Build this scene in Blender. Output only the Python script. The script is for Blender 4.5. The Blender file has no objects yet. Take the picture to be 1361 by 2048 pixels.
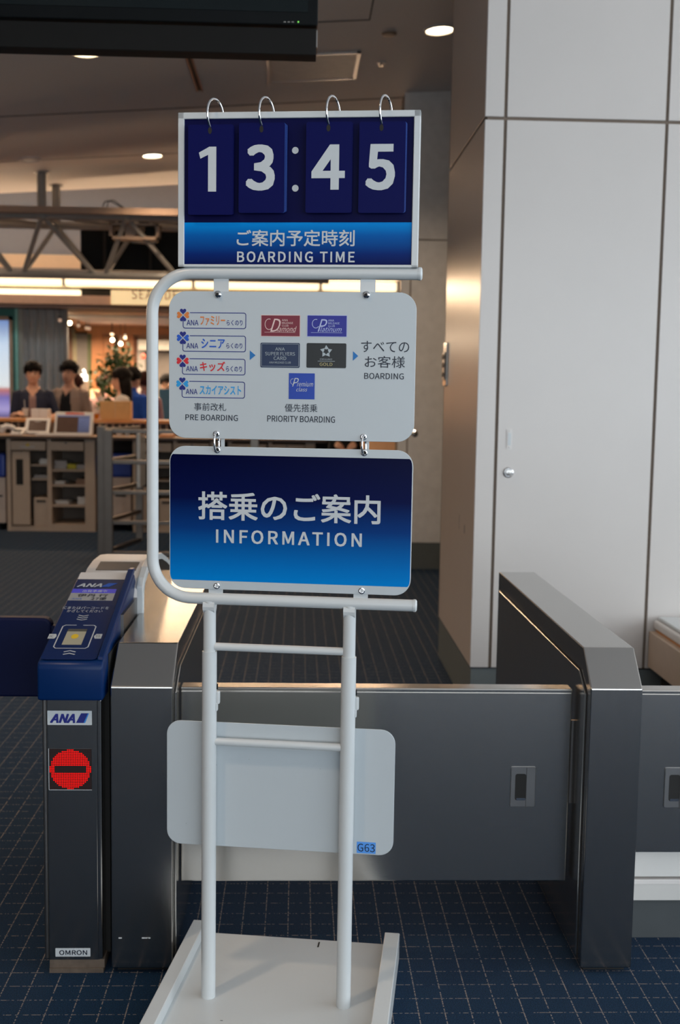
import bpy, bmesh, math, random
from mathutils import Vector, Matrix, Euler
random.seed(7)
PI = math.pi
scene = bpy.context.scene
COL = scene.collection

# ------------------------------------------------------------------ camera, sky, exposure
EYE = Vector((0, 0, 1.45)); FPX = 2290.0; CX, CY = 680.5, 1024.0
PITCH, YAW, ROLL = 0.1030, 0.0370, -0.0153
_f = Vector((math.sin(YAW) * math.cos(PITCH), math.cos(YAW) * math.cos(PITCH), -math.sin(PITCH)))
_r = _f.cross(Vector((0, 0, 1))).normalized(); _d = _f.cross(_r)
CR = math.cos(ROLL) * _r + math.sin(ROLL) * _d
CD = -math.sin(ROLL) * _r + math.cos(ROLL) * _d
cam_data = bpy.data.cameras.new('camera'); cam = bpy.data.objects.new('camera', cam_data); COL.objects.link(cam)
cam.matrix_world = Matrix(((CR.x, -CD.x, -_f.x, EYE.x), (CR.y, -CD.y, -_f.y, EYE.y), (CR.z, -CD.z, -_f.z, EYE.z), (0, 0, 0, 1)))
cam_data.sensor_fit = 'VERTICAL'; cam_data.sensor_height = 23.5; cam_data.sensor_width = 15.6
cam_data.lens = FPX / 2048 * 23.5
cam_data.clip_end = 200
cam_data.dof.use_dof = True; cam_data.dof.focus_distance = 2.48; cam_data.dof.aperture_fstop = 3.0
scene.camera = cam

world = bpy.data.worlds.new('overcast_daylight'); scene.world = world
try: world.use_nodes = True
except Exception: pass
bg = world.node_tree.nodes['Background']
bg.inputs[0].default_value = (0.84, 0.93, 1.0, 1); bg.inputs[1].default_value = 4.1
vs = scene.view_settings
vs.view_transform = 'Standard'; vs.look = 'None'; vs.gamma = 1; vs.use_curve_mapping = False
vs.exposure = 0.0
scene.display_settings.display_device = 'sRGB'
scene.cycles.use_denoising = True
scene.cycles.max_bounces = 8
scene.cycles.sample_clamp_indirect = 6.0
# sampling portals in the two window openings behind and to the right of the camera
def portal(name, loc, rot, w, h):
    pl = bpy.data.lights.new(name, 'AREA'); pl.shape = 'RECTANGLE'; pl.size = w; pl.size_y = h
    po = bpy.data.objects.new(name, pl); COL.objects.link(po); po.location = loc; po.rotation_euler = rot; po['kind'] = 'helper'
    pl.cycles.is_portal = True
portal('window_portal', (2.5, -5.9, 1.85), (PI / 2, 0, 0), 9, 3.0)
portal('window_portal', (6.9, -.55, 2.1), (PI / 2, 0, PI / 2), 10.5, 3.5)

# ------------------------------------------------------------------ helpers
def ray(x, y): return ((x - CX) / FPX) * CR + ((y - CY) / FPX) * CD + _f
def at(x, y, Y): d = ray(x, y); return EYE + d * (Y / d.y)
def onplane(x, y, P, n): d = ray(x, y); return EYE + d * ((P - EYE).dot(n) / d.dot(n))
def atz(x, y, z): return onplane(x, y, Vector((0, 0, z)), Vector((0, 0, 1)))
CEIL_N = Vector((-0.07, 0, 1)); CEIL_P = Vector((0, 0, 3.80))
def ceil_z(X): return 3.80 + 0.07 * X
def atc(x, y): return onplane(x, y, CEIL_P, CEIL_N)
def rect(x0, y0, x1, y1, Y):          # X0, X1, Z0, Z1 on the vertical plane at depth Y
    xm, ym = (x0 + x1) / 2, (y0 + y1) / 2
    return at(x0, ym, Y).x, at(x1, ym, Y).x, at(xm, y1, Y).z, at(xm, y0, Y).z
def srgb(r, g, b):
    f = lambda c: (c / 255 / 12.92) if c / 255 <= .04045 else ((c / 255 + .055) / 1.055) ** 2.4
    return (f(r), f(g), f(b))

MATS = {}
def mat(name, col, rough=.5, metal=0., var=.05, scale=14., bump=0., spec=.5, emit=None, estr=0., grain=None, coat=0., sheen=0.):
    if name in MATS: return MATS[name]
    m = bpy.data.materials.new(name)
    try: m.use_nodes = True
    except Exception: pass
    nt = m.node_tree; N = nt.nodes; K = nt.links
    b = N['Principled BSDF']
    b.inputs['Roughness'].default_value = rough; b.inputs['Metallic'].default_value = metal
    b.inputs['Specular IOR Level'].default_value = spec
    if coat: b.inputs['Coat Weight'].default_value = coat; b.inputs['Coat Roughness'].default_value = .08
    if sheen: b.inputs['Sheen Weight'].default_value = sheen; b.inputs['Sheen Roughness'].default_value = .5
    tc = N.new('ShaderNodeTexCoord'); mp = N.new('ShaderNodeMapping'); nz = N.new('ShaderNodeTexNoise')
    K.new(tc.outputs['Object'], mp.inputs[0]); K.new(mp.outputs[0], nz.inputs['Vector'])
    nz.inputs['Scale'].default_value = scale; nz.inputs['Detail'].default_value = 4
    if grain: mp.inputs['Scale'].default_value = grain
    cr = N.new('ShaderNodeValToRGB'); K.new(nz.outputs['Fac'], cr.inputs[0])
    lo = tuple(max(0, c * (1 - var)) for c in col); hi = tuple(min(1, c * (1 + var)) for c in col)
    cr.color_ramp.elements[0].position = .3; cr.color_ramp.elements[0].color = (*lo, 1)
    cr.color_ramp.elements[1].position = .7; cr.color_ramp.elements[1].color = (*hi, 1)
    K.new(cr.outputs[0], b.inputs['Base Color'])
    if grain:
        mr = N.new('ShaderNodeMapRange'); K.new(nz.outputs['Fac'], mr.inputs[0])
        mr.inputs['To Min'].default_value = rough * .75; mr.inputs['To Max'].default_value = rough * 1.25
        K.new(mr.outputs[0], b.inputs['Roughness'])
    if bump:
        bp = N.new('ShaderNodeBump'); bp.inputs['Strength'].default_value = bump; bp.inputs['Distance'].default_value = .002
        K.new(nz.outputs['Fac'], bp.inputs['Height']); K.new(bp.outputs[0], b.inputs['Normal'])
    if emit:
        b.inputs['Emission Color'].default_value = (*emit, 1); b.inputs['Emission Strength'].default_value = estr
    MATS[name] = m
    return m
def ramp_mat(name, stops, z0, z1, rough=.3, emit=0., axis=2, coat=0., spec=.5):     # a printed colour gradient along one object axis
    m = bpy.data.materials.new(name)
    try: m.use_nodes = True
    except Exception: pass
    nt = m.node_tree; N = nt.nodes; K = nt.links; b = N['Principled BSDF']
    tc = N.new('ShaderNodeTexCoord'); sp = N.new('ShaderNodeSeparateXYZ'); mr = N.new('ShaderNodeMapRange'); cr = N.new('ShaderNodeValToRGB')
    K.new(tc.outputs['Object'], sp.inputs[0]); K.new(sp.outputs[axis], mr.inputs[0])
    mr.inputs['From Min'].default_value = z0; mr.inputs['From Max'].default_value = z1
    K.new(mr.outputs[0], cr.inputs[0])
    els = cr.color_ramp.elements
    els[0].position, els[0].color = stops[0][0], (*stops[0][1], 1)
    els[1].position, els[1].color = stops[-1][0], (*stops[-1][1], 1)
    for p, c in stops[1:-1]: e = els.new(p); e.color = (*c, 1)
    K.new(cr.outputs[0], b.inputs['Base Color']); b.inputs['Roughness'].default_value = rough; b.inputs['Specular IOR Level'].default_value = spec
    if coat: b.inputs['Coat Weight'].default_value = coat
    if emit:
        K.new(cr.outputs[0], b.inputs['Emission Color']); b.inputs['Emission Strength'].default_value = emit
    MATS[name] = m
    return m

INV = {}      # object -> matrix from design space to that object's local space
def thing(name, label, cat, loc, D=None, group=None, rz=0.):
    o = bpy.data.objects.new(name, None); COL.objects.link(o); o.empty_display_size = .05
    W = (D or Matrix()) @ Matrix.Translation(Vector(loc)) @ Matrix.Rotation(rz, 4, 'Z')
    o.matrix_world = W
    INV[o.name] = W.inverted() @ (D or Matrix())
    if label: o['label'] = label
    if cat: o['category'] = cat
    if group: o['group'] = group
    return o
def link(name, me, m, parent=None, label=None, smooth=False):
    if m is not None and not len(me.materials):
        for mm in (m if isinstance(m, (list, tuple)) else [m]): me.materials.append(mm)
    o = bpy.data.objects.new(name, me); COL.objects.link(o)
    if parent is not None:
        o.parent = parent; A = INV[parent.name]; me.transform(A); INV[o.name] = A
    else:
        lo = [min(v.co[i] for v in me.vertices) for i in range(3)]; hi = [max(v.co[i] for v in me.vertices) for i in range(3)]
        c = Vector(((lo[0] + hi[0]) / 2, (lo[1] + hi[1]) / 2, lo[2])); me.transform(Matrix.Translation(-c)); o.location = c
        INV[o.name] = Matrix.Translation(-c)
    if smooth:
        for p in me.polygons: p.use_smooth = True
    if label: o['label'] = label
    return o
def solo(name, me, m, label, cat, group=None, smooth=False):
    o = link(name, me, m, None, label, smooth); o['category'] = cat
    if group: o['group'] = group
    return o
def struct(name, me, m, label=None):
    o = link(name, me, m, None, label); o['kind'] = 'structure'; return o
class B:
    """collects shapes for ONE mesh"""
    def __init__(s): s.bm = bmesh.new()
    def box(s, x0, x1, y0, y1, z0, z1, bev=0., seg=2):
        b = bmesh.new(); bmesh.ops.create_cube(b, size=1)
        for v in b.verts: v.co = Vector(((x0 + x1) / 2 + v.co.x * (x1 - x0), (y0 + y1) / 2 + v.co.y * (y1 - y0), (z0 + z1) / 2 + v.co.z * (z1 - z0)))
        if bev: bmesh.ops.bevel(b, geom=b.edges[:], offset=bev, segments=seg, affect='EDGES', profile=.5)
        return s._add(b)
    def _add(s, b):
        me = bpy.data.meshes.new('t'); b.to_mesh(me); b.free(); s.bm.from_mesh(me); bpy.data.meshes.remove(me); return s
    def prism(s, pts, a0, a1, axis=0, bev=0., seg=2, vbev=0.):
        """polygon pts extruded along axis; pts are the two remaining coordinates in x,y,z order"""
        b = bmesh.new()
        def mk(p, a):
            c = list(p); c.insert(axis, a); return b.verts.new(c)
        v0 = [mk(p, a0) for p in pts]; v1 = [mk(p, a1) for p in pts]; n = len(pts)
        b.faces.new(v0); b.faces.new(v1)
        for i in range(n): b.faces.new((v0[i], v0[(i + 1) % n], v1[(i + 1) % n], v1[i]))
        bmesh.ops.recalc_face_normals(b, faces=b.faces[:])
        if bev: bmesh.ops.bevel(b, geom=b.edges[:], offset=bev, segments=seg, affect='EDGES', profile=.5)
        return s._add(b)
    def tube(s, pts, r, n=10, cap=True, closed=False):
        pts = [Vector(p) for p in pts]; b = bmesh.new(); rings = []; m = len(pts)
        up = Vector((0, 0, 1)); prev = None
        for i, p in enumerate(pts):
            if closed: t = (pts[(i + 1) % m] - pts[i - 1]).normalized()
            else: t = (pts[min(i + 1, m - 1)] - pts[max(i - 1, 0)]).normalized()
            if prev is None:
                a = t.cross(up if abs(t.z) < .9 else Vector((1, 0, 0))).normalized()
            else:
                a = (prev - t * prev.dot(t)).normalized()
            prev = a; c = t.cross(a)
            rr = r[i] if isinstance(r, (list, tuple)) else r
            rings.append([b.verts.new(p + (a * math.cos(2 * PI * k / n) + c * math.sin(2 * PI * k / n)) * rr) for k in range(n)])
        for i in range(m if closed else m - 1):
            A, Bb = rings[i], rings[(i + 1) % m]
            for k in range(n): b.faces.new((A[k], A[(k + 1) % n], Bb[(k + 1) % n], Bb[k]))
        if cap and not closed: b.faces.new(rings[0]); b.faces.new(rings[-1])
        bmesh.ops.recalc_face_normals(b, faces=b.faces[:])
        return s._add(b)
    def lathe(s, prof, c, n=20, axis=2):
        """profile (r, h) turned about an axis through c"""
        b = bmesh.new(); rings = []
        for r, h in prof:
            ring = []
            for k in range(n):
                a = 2 * PI * k / n; p = [r * math.cos(a), r * math.sin(a)]; p.insert(axis, h)
                ring.append(b.verts.new(Vector(c) + Vector(p)))
            rings.append(ring)
        for A, Bb in zip(rings, rings[1:]):
            for k in range(n): b.faces.new((A[k], A[(k + 1) % n], Bb[(k + 1) % n], Bb[k]))
        b.faces.new(rings[0]); b.faces.new(rings[-1])
        bmesh.ops.remove_doubles(b, verts=b.verts[:], dist=1e-6)
        bmesh.ops.recalc_face_normals(b, faces=b.faces[:])
        return s._add(b)
    def ball(s, c, r, n=12, sx=1., sy=1., sz=1.):
        b = bmesh.new(); bmesh.ops.create_uvsphere(b, u_segments=n, v_segments=max(6, n * 2 // 3), radius=r)
        for v in b.verts: v.co = Vector((v.co.x * sx, v.co.y * sy, v.co.z * sz)) + Vector(c)
        return s._add(b)
    def poly(s, pts):
        vs_ = [s.bm.verts.new(p) for p in pts]; s.bm.faces.new(vs_); return s
    def me(s, name='mesh', auto=None):
        me = bpy.data.meshes.new(name); bmesh.ops.recalc_face_normals(s.bm, faces=s.bm.faces[:]) if auto else None
        s.bm.to_mesh(me); s.bm.free(); return me
def bx(*a, **k): return B().box(*a, **k).me()
def rrect(x0, x1, z0, z1, r, n=8):     # rounded rectangle outline, counter-clockwise
    pts = []
    for cx, cz, a0 in ((x1 - r, z1 - r, 0), (x0 + r, z1 - r, 90), (x0 + r, z0 + r, 180), (x1 - r, z0 + r, 270)):
        for k in range(n + 1):
            a = math.radians(a0 + 90 * k / n); pts.append((cx + r * math.cos(a), cz + r * math.sin(a)))
    return pts
def smooth_by_angle(o, ang=35):
    me = o.data
    for p in me.polygons: p.use_smooth = True
    bm = bmesh.new(); bm.from_mesh(me)
    for e in bm.edges:
        if len(e.link_faces) == 2 and e.calc_face_angle(0) > math.radians(ang): e.smooth = False
    bm.to_mesh(me); bm.free()
    return o

class Frame:                      # a flat printing surface: origin, two axes and the outward normal
    def __init__(s, o, ex, ey, en): s.o, s.ex, s.ey, s.en = Vector(o), Vector(ex), Vector(ey), Vector(en)
    def __call__(s, u, v, h=.0006): return s.o + s.ex * u + s.ey * v + s.en * h
try: SANS = bpy.data.fonts.load(bpy.utils.system_resource('DATAFILES', path='fonts') + '/Noto Sans CJK Regular.woff2')   # the typeface Blender ships with
except Exception: SANS = None
def glyphs(text, bold=0., shear=0., space=1.0):
    cu = bpy.data.curves.new('lettering', 'FONT'); cu.body = text; cu.size = 1; cu.shear = shear
    if SANS: cu.font = SANS
    cu.space_character = space; cu.resolution_u = 3; cu.align_x = 'CENTER'
    o = bpy.data.objects.new('lettering_curve', cu); COL.objects.link(o)
    dg = bpy.context.evaluated_depsgraph_get(); me = bpy.data.meshes.new_from_object(o.evaluated_get(dg))
    bpy.data.objects.remove(o); bpy.data.curves.remove(cu)
    me.materials.clear()
    return me
def letter(name, text, box, F, m, parent, bold=0., shear=0., space=1., h=.0006, label=None):
    """text whose ink fills box = (u0, u1, v0, v1) on frame F; bold thickens the strokes by that share of the type size"""
    me = glyphs(text, 0., shear, space)
    xs = [v.co.x for v in me.vertices]; ys = [v.co.y for v in me.vertices]
    a0, a1, b0, b1 = min(xs) - bold, max(xs) + bold, min(ys) - bold, max(ys) + bold; u0, u1, v0, v1 = box
    src = [(v.co.x, v.co.y) for v in me.vertices]; faces = [tuple(p.vertices) for p in me.polygons]; bpy.data.meshes.remove(me)
    g = (-1, 0, 1) if bold < .014 else (-1, -.5, 0, .5, 1)
    sh = [(0, 0)] + ([(bold * p, bold * q) for p in g for q in g if (p or q)] if bold > .001 else [])
    V, Fc = [], []
    for k, (dx, dy) in enumerate(sh):
        o = len(V); hh = h + .00001 * k
        V += [F(u0 + (x + dx - a0) / (a1 - a0) * (u1 - u0), v0 + (y + dy - b0) / (b1 - b0) * (v1 - v0), hh) for x, y in src]
        Fc += [tuple(i + o for i in f) for f in faces]
    me = bpy.data.meshes.new(name); me.from_pydata(V, [], Fc)
    return link(name, me, m, parent, label)
def flat(name, pts, F, m, parent, h=.0004, label=None):
    b = B(); b.poly([F(u, v, h) for u, v in pts]); return link(name, b.me(), m, parent, label)
def stroke(b, pts, w, F, h=.0005):       # a printed line of width w along pts
    pts = [Vector(p) for p in pts]
    for i in range(len(pts) - 1):
        p, q = pts[i], pts[i + 1]; d = (q - p).normalized() * (w / 2); n = Vector((-d.y, d.x))
        b.poly([F(*(p - d * .5 + n), h), F(*(p - d * .5 - n), h), F(*(q + d * .5 - n), h), F(*(q + d * .5 + n), h)])
def copy_tree(o, parent=None):
    c = o.copy(); COL.objects.link(c)
    if parent is not None: c.parent = parent
    INV[c.name] = INV[o.name]
    for ch in [x for x in o.children]: copy_tree(ch, c)
    return c

# ------------------------------------------------------------------ materials
M = {}
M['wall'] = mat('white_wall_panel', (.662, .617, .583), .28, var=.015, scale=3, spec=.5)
M['return'] = mat('shaded_return_panel', (.60, .52, .465), .30, var=.015, scale=3, spec=.15)  # same laminate as the wall, with its warm dim light put into the colour
M['joint'] = mat('wall_joint', srgb(120, 105, 92), .7)
M['ceiling'] = mat('mineral_fibre_ceiling', (.93, .875, .84), .95, var=.08, scale=260, bump=.25)
M['base'] = mat('grey_skirting', srgb(105, 112, 112), .5, var=.04)
M['steel'] = mat('brushed_steel', (.52, .50, .47), .2, 1., var=.025, scale=10, grain=(2, 2, 120))
M['steel_v'] = mat('brushed_steel_upright', (.42, .405, .385), .19, 1., var=.025, scale=10, grain=(120, 120, 2))
M['steel_dark'] = mat('dark_steel', (.20, .19, .185), .35, 1., var=.05, scale=6, grain=(3, 90, 90))
M['chrome'] = mat('chrome', (.72, .72, .73), .12, 1., var=.02)
M['white_paint'] = mat('white_powder_coat', (.60, .625, .63), .28, var=.015, scale=5)
M['white_panel'] = mat('white_sign_plate', (.50, .545, .57), .36, var=.01, scale=4)
M['navy'] = mat('navy_card', srgb(13, 17, 76), .4, var=.02, spec=.06)
M['navy_edge'] = mat('blue_card_edge', srgb(30, 80, 170), .4)
M['ltr'] = mat('pale_lettering', (.54, .575, .595), .5, var=.01)
M['ink'] = mat('dark_lettering', srgb(12, 20, 42), .5)
M['navy_ink'] = mat('navy_lettering', srgb(14, 28, 120), .5)
M['black'] = mat('black_plastic', (.006, .007, .0075), .4, var=.1, spec=.1)
M['dark'] = mat('dark_recess', (.012, .011, .010), .8)
M['head_blue'] = mat('blue_reader_shell', srgb(4, 38, 86), .34, var=.02, spec=.22)
M['face_blue'] = mat('blue_reader_face', srgb(12, 36, 84), .22, var=.02, spec=.3)
M['flap'] = mat('navy_flap', srgb(8, 16, 52), .5, spec=.15, var=.04)
M['cream'] = mat('cream_shell', (.74, .70, .67), .4, var=.02)
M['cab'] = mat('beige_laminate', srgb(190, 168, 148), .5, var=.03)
M['cab_dark'] = mat('darkened_beige_laminate', srgb(125, 110, 98), .6, var=.05)  # beige laminate darkened to paint in cabinet shade; plain dark beige on small parts
M['wood'] = mat('oak_ledge', srgb(205, 140, 82), .45, var=.12, scale=5, grain=(1, 20, 20))
M['truss'] = mat('grey_truss_paint', srgb(150, 146, 140), .45, var=.03)

# ------------------------------------------------------------------ the setting
def carpet():
    m = bpy.data.materials.new('blue_grid_carpet')
    try: m.use_nodes = True
    except Exception: pass
    nt = m.node_tree; N = nt.nodes; K = nt.links; b = N['Principled BSDF']
    g = N.new('ShaderNodeNewGeometry'); sp = N.new('ShaderNodeSeparateXYZ'); K.new(g.outputs['Position'], sp.inputs[0])
    def math_(op, a, v=None, c=None):
        n = N.new('ShaderNodeMath'); n.operation = op
        for i, q in enumerate((a, v, c)):
            if q is None: continue
            if hasattr(q, 'links'): K.new(q, n.inputs[i])
            else: n.inputs[i].default_value = q
        return n.outputs[0]
    def line(axis, off, pitch, width):
        d = math_('PINGPONG', math_('DIVIDE', math_('SUBTRACT', sp.outputs[axis], off), pitch), .5)
        return math_('LESS_THAN', d, width)
    def noise(sc, scale, det=3):
        mp = N.new('ShaderNodeMapping'); mp.inputs['Scale'].default_value = sc; K.new(g.outputs['Position'], mp.inputs[0])
        nz = N.new('ShaderNodeTexNoise'); nz.inputs['Scale'].default_value = scale; nz.inputs['Detail'].default_value = det
        K.new(mp.outputs[0], nz.inputs['Vector']); return nz.outputs['Fac']
    lx = math_('MULTIPLY', line(0, .2984, .0625, .022), math_('GREATER_THAN', noise((30, 160, 1), 1), .47))
    ly = math_('MULTIPLY', line(1, 2.555, .0652, .018), math_('GREATER_THAN', noise((160, 30, 1), 1), .50))
    ln = math_('MAXIMUM', lx, ly)
    cr = N.new('ShaderNodeValToRGB'); K.new(noise((1, 1, 1), 420, 5), cr.inputs[0])
    cr.color_ramp.elements[0].position = .33; cr.color_ramp.elements[0].color = (*srgb(10, 24, 40), 1)
    cr.color_ramp.elements[1].position = .70; cr.color_ramp.elements[1].color = (*srgb(28, 62, 92), 1)
    mx = N.new('ShaderNodeMix'); mx.data_type = 'RGBA'; K.new(math_('MULTIPLY', ln, .55), mx.inputs['Factor'])
    K.new(cr.outputs[0], mx.inputs['A']); mx.inputs['B'].default_value = (*srgb(176, 160, 146), 1)
    K.new(mx.outputs['Result'], b.inputs['Base Color'])
    b.inputs['Roughness'].default_value = .85; b.inputs['Specular IOR Level'].default_value = .08
    b.inputs['Sheen Weight'].default_value = .085; b.inputs['Sheen Roughness'].default_value = .3; b.inputs['Sheen Tint'].default_value = (1, .85, .72, 1)
    bp = N.new('ShaderNodeBump'); bp.inputs['Strength'].default_value = .5; bp.inputs['Distance'].default_value = .003
    K.new(noise((1, 1, 1), 500, 2), bp.inputs['Height']); K.new(bp.outputs[0], b.inputs['Normal'])
    return m
struct('floor', bx(-9, 7.2, -6, 24.2, -.12, 0), carpet())
ceil_me = B().prism([(-9, ceil_z(-9)), (8, ceil_z(8)), (8, ceil_z(8) + .15), (-9, ceil_z(-9) + .15)], -6, 12.93, axis=1).me()
ceiling = struct('ceiling', ceil_me, M['ceiling'])
def ceil_strip(name, x0, x1, y0, y1, t0, t1, m, parent):       # a strip lying under the sloped ceiling, t0..t1 below it
    return link(name, B().prism([(x0, ceil_z(x0) - t0), (x1, ceil_z(x1) - t0), (x1, ceil_z(x1) - t1), (x0, ceil_z(x0) - t1)], y0, y1, axis=1).me(), m, parent)
M['seam'] = mat('ceiling_seam', srgb(70, 62, 58), .9)
ceil_strip('ceiling_joint', -8.9, 1.3, 9.59, 9.606, -.001, .003, M['seam'], ceiling)
ceil_strip('ceiling_joint', -8.9, 1.3, 11.30, 11.312, -.001, .002, M['seam'], ceiling)
ceil_strip('ceiling_joint', -.6, .424, 7.585, 7.595, -.001, .003, M['seam'], ceiling)
ceil_strip('ceiling_joint', .418, .426, 6.6, 7.59, -.001, .003, M['seam'], ceiling)
hallw = mat('taupe_hall_wall', (.52, .43, .37), .6)
wl = struct('wall_left', bx(-9.2, -9, -6, 24, 0, 4.7), hallw)
wb = struct('wall_back', bx(-9, 8, 24, 24.2, 0, 4.6), M['wall'])
we = struct('wall_east', B().box(7, 7.2, 4.9, 24, 0, 4.6).box(7, 7.2, -6, 4.9, 0, .3).box(7, 7.2, -6, 4.9, 3.9, 4.6).me(), M['wall'])
for k in range(7): link('mullion', bx(7, 7.1, -6 + 1.8 * k - .04, -6 + 1.8 * k + .04, .3, 3.9), M['truss'], we)
struct('wall_fascia', bx(-9, .7, 12.93, 13.05, 4.05, 4.6), M['ceiling'])
struct('ceiling_recess', bx(-9, 8, 12.93, 24, 4.6, 4.7), M['ceiling'])
# window wall behind the camera: sill, header and mullions, open to the daylight
win = struct('window_1', B().box(-2, 7, -6.0, -5.92, 0, .3).box(-9, -2, -6, -5.92, 0, 4.2).box(-2, 7, -6.0, -5.92, 3.4, 4.35).me(), hallw)
for k in range(6):
    link('mullion', bx(-2 + 1.8 * k - .04, -2 + 1.8 * k + .04, -6.0, -5.9, .3, 3.4), M['truss'], win)

# white panelled wall on the right with its return
WY = 5.08; SX = .791
wr = struct('wall_right', bx(SX + .012, 6.98, WY + .012, 6.27, 0, 4.3), M['joint'], None)
rows = ((.222, 2.640), (2.654, 4.25))
for z0, z1 in rows:
    for x0, x1 in ((SX, .873), (.887, 1.581), (1.595, 2.29), (2.304, 3.0), (3.014, 5.2)):
        link('panel', bx(x0, x1, WY, WY + .014, z0, z1, bev=.0015, seg=1), M['wall'], wr)
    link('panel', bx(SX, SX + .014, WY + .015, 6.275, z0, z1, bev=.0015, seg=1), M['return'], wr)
link('panel', bx(SX, SX + .35, 6.262, 6.276, .222, 4.2), M['wall'], wr)
bs = struct('baseboard_right', B().box(SX + .004, 6.98, WY + .004, 6.272, 0, .216).me(), M['base'])
link('baseboard_cap', bx(SX + .001, 6.98, WY + .001, 6.274, .216, .222), M['steel'], bs)
# far wall with flush doors
wf = struct('wall_far', bx(.82, 6.98, 9.475, 9.7, 0, 4.25), M['joint'])
for x0, x1, z0, z1 in ((.82, .893, .222, 2.70), (.903, 1.72, .222, 2.70), (1.73, 2.55, .222, 2.70), (.82, 2.55, 2.71, 4.2)):
    link('panel', bx(x0, x1, 9.46, 9.476, z0, z1, bev=.0015, seg=1), mat('far_door_white', (.88, .86, .84), .4), wf)
struct('baseboard_far', bx(.822, 6.98, 9.462, 9.7, 0, .22), M['base'])

def knob(name, c, r, label, cat, Y):
    t = thing(name, label, cat, (c[0], Y, c[1] - r))
    link('escutcheon', B().lathe([(r, 0), (r, -.004), (r * .8, -.007), (r * .72, -.005)], (c[0], Y, c[1]), 24, axis=1).me(), M['chrome'], t, smooth=False)
    link('cylinder', B().lathe([(r * .66, 0), (r * .66, -.010), (r * .5, -.013), (r * .2, -.0135)], (c[0], Y, c[1]), 20, axis=1).me(), M['steel_v'], t)
    link('keyway', bx(c[0] - .0012, c[0] + .0012, Y - .0145, Y - .013, c[1] - .006, c[1] + .006), M['dark'], t)
    return t
knob('door_lock', (.938, 1.111), .023, 'round steel lock set in the white wall panel on the right', 'lock', WY)
knob('door_lock', (.959, 1.131), .026, 'small round lock on the far white door beside the hanging signs', 'lock', 9.46)
t = thing('flush_pull', 'slim upright flush pull plate above the round lock on the white wall', 'handle', (.938, WY, 1.215))
link('plate', B().prism(rrect(.9265, .9505, 1.215, 1.305, .003, 3), WY - .003, WY, axis=1).me(), M['cream'], t)
link('insert', bx(.9315, .9455, WY - .0045, WY - .003, 1.232, 1.288), M['white_paint'], t)
for z in (1.223, 1.297): link('screw', B().lathe([(.003, 0), (.003, -.0015), (.001, -.002)], (.9385, WY - .003, z), 10, axis=1).me(), M['steel'], t)
# metal access-control plate on the far edge of the return wall
t = thing('card_plate', 'narrow metal switch plate on the edge of the copper-lit return wall', 'switch plate', (SX, 6.2, 1.50))
link('plate', bx(SX - .010, SX, 6.13, 6.262, 1.50, 1.73, bev=.003), M['steel'], t)
link('cover', bx(SX - .016, SX - .010, 6.15, 6.245, 1.53, 1.68, bev=.002), M['steel_dark'], t)
for z in (1.56, 1.61, 1.655): link('key_switch', bx(SX - .021, SX - .016, 6.17, 6.225, z - .012, z + .012, bev=.003), M['cab_dark'], t)
link('scratch', bx(SX - .0006, SX, 5.55, 5.553, .80, .87), M['head_blue'], wr)
link('scratch', bx(SX - .0006, SX, 5.36, 5.372, .80, .84), M['head_blue'], wr)

# ------------------------------------------------------------------ ceiling fittings
M['lamp_on'] = mat('warm_lamp_glow', (1, .85, .6), .5, emit=(1.0, .80, .52), estr=9.0)
M['trim'] = mat('white_trim_ring', (.75, .70, .66), .4)
TILT = math.atan(.07)
def downlight(px, py, label, on=True, c=None):
    c = c or atc(px, py); r = .108
    t = thing('downlight', label, 'downlight', c, rz=0)
    t.rotation_euler = (0, -TILT, 0); bpy.context.view_layer.update()
    INV[t.name] = Matrix.Translation(-c)
    link('trim_ring', B().lathe([(r, 0), (r, -.010), (r * .86, -.014), (r * .84, 0)], c, 28).me(), M['trim'], t)
    link('diffuser', B().lathe([(r * .84, -.004), (r * .5, -.007), (.01, -.008)], c, 24).me(), M['lamp_on'] if on else M['trim'], t)
    if on:
        L = bpy.data.lights.new('downlight_beam', 'SPOT'); L.energy = 95; L.color = (1, .74, .50); L.spot_size = 2.3; L.spot_blend = .8; L.shadow_soft_size = .1
        lo = bpy.data.objects.new('downlight_beam', L); COL.objects.link(lo); lo.location = c + Vector((0, 0, -.05)); lo['kind'] = 'helper'
    return t
downlight(173, 103, 'glowing round downlight in the ceiling just below the black screen')
downlight(880, 58, 'glowing round downlight partly hidden by the white corner wall')
downlight(305, 310, 'glowing round downlight left of the boarding time board')
downlight(60, 318, 'unlit round ceiling fitting above the grey truss', False)
for gx, gy in ((-1.45, 4.6), (-3.8, 7.95), (-3.8, 4.6), (-3.8, 11.34), (-1.45, 1.25)):     # unseen downlights added for warm light, continuing the visible grid
    q = Vector((gx, gy, ceil_z(gx))); d = downlight(0, 0, 'glowing round downlight added out of view along the ceiling grid', True, q); d['group'] = 'downlights outside the picture'
c = atc(763, 124); t = thing('sprinkler_head', 'small sprinkler head in the ceiling right of the access hatch', 'sprinkler', c + Vector((0, 0, -.03)))
link('rosette', B().lathe([(.035, 0), (.03, -.008), (.012, -.010)], c, 18).me(), M['trim'], t)
link('nozzle', B().lathe([(.010, -.008), (.010, -.025), (.018, -.027), (.018, -.030)], c, 14).me(), M['steel_dark'], t)
c = atc(779, 66); solo('smoke_detector', B().lathe([(.05, 0), (.05, -.008), (.038, -.016), (.01, -.018)], c, 22).me(), mat('aged_cover', srgb(150, 125, 105), .6), 'low round detector cover on the ceiling above the sprinkler', 'detector')
t = thing('access_hatch', 'square hatch in the ceiling below the edge of the black screen', 'hatch', (.06, 8.61, ceil_z(.06)))
for a in ((-.262, -.235, 8.27, 8.95), (.375, .402, 8.27, 8.95)): ceil_strip('hatch_frame', *a, 0, .012, M['trim'], t)
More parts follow.
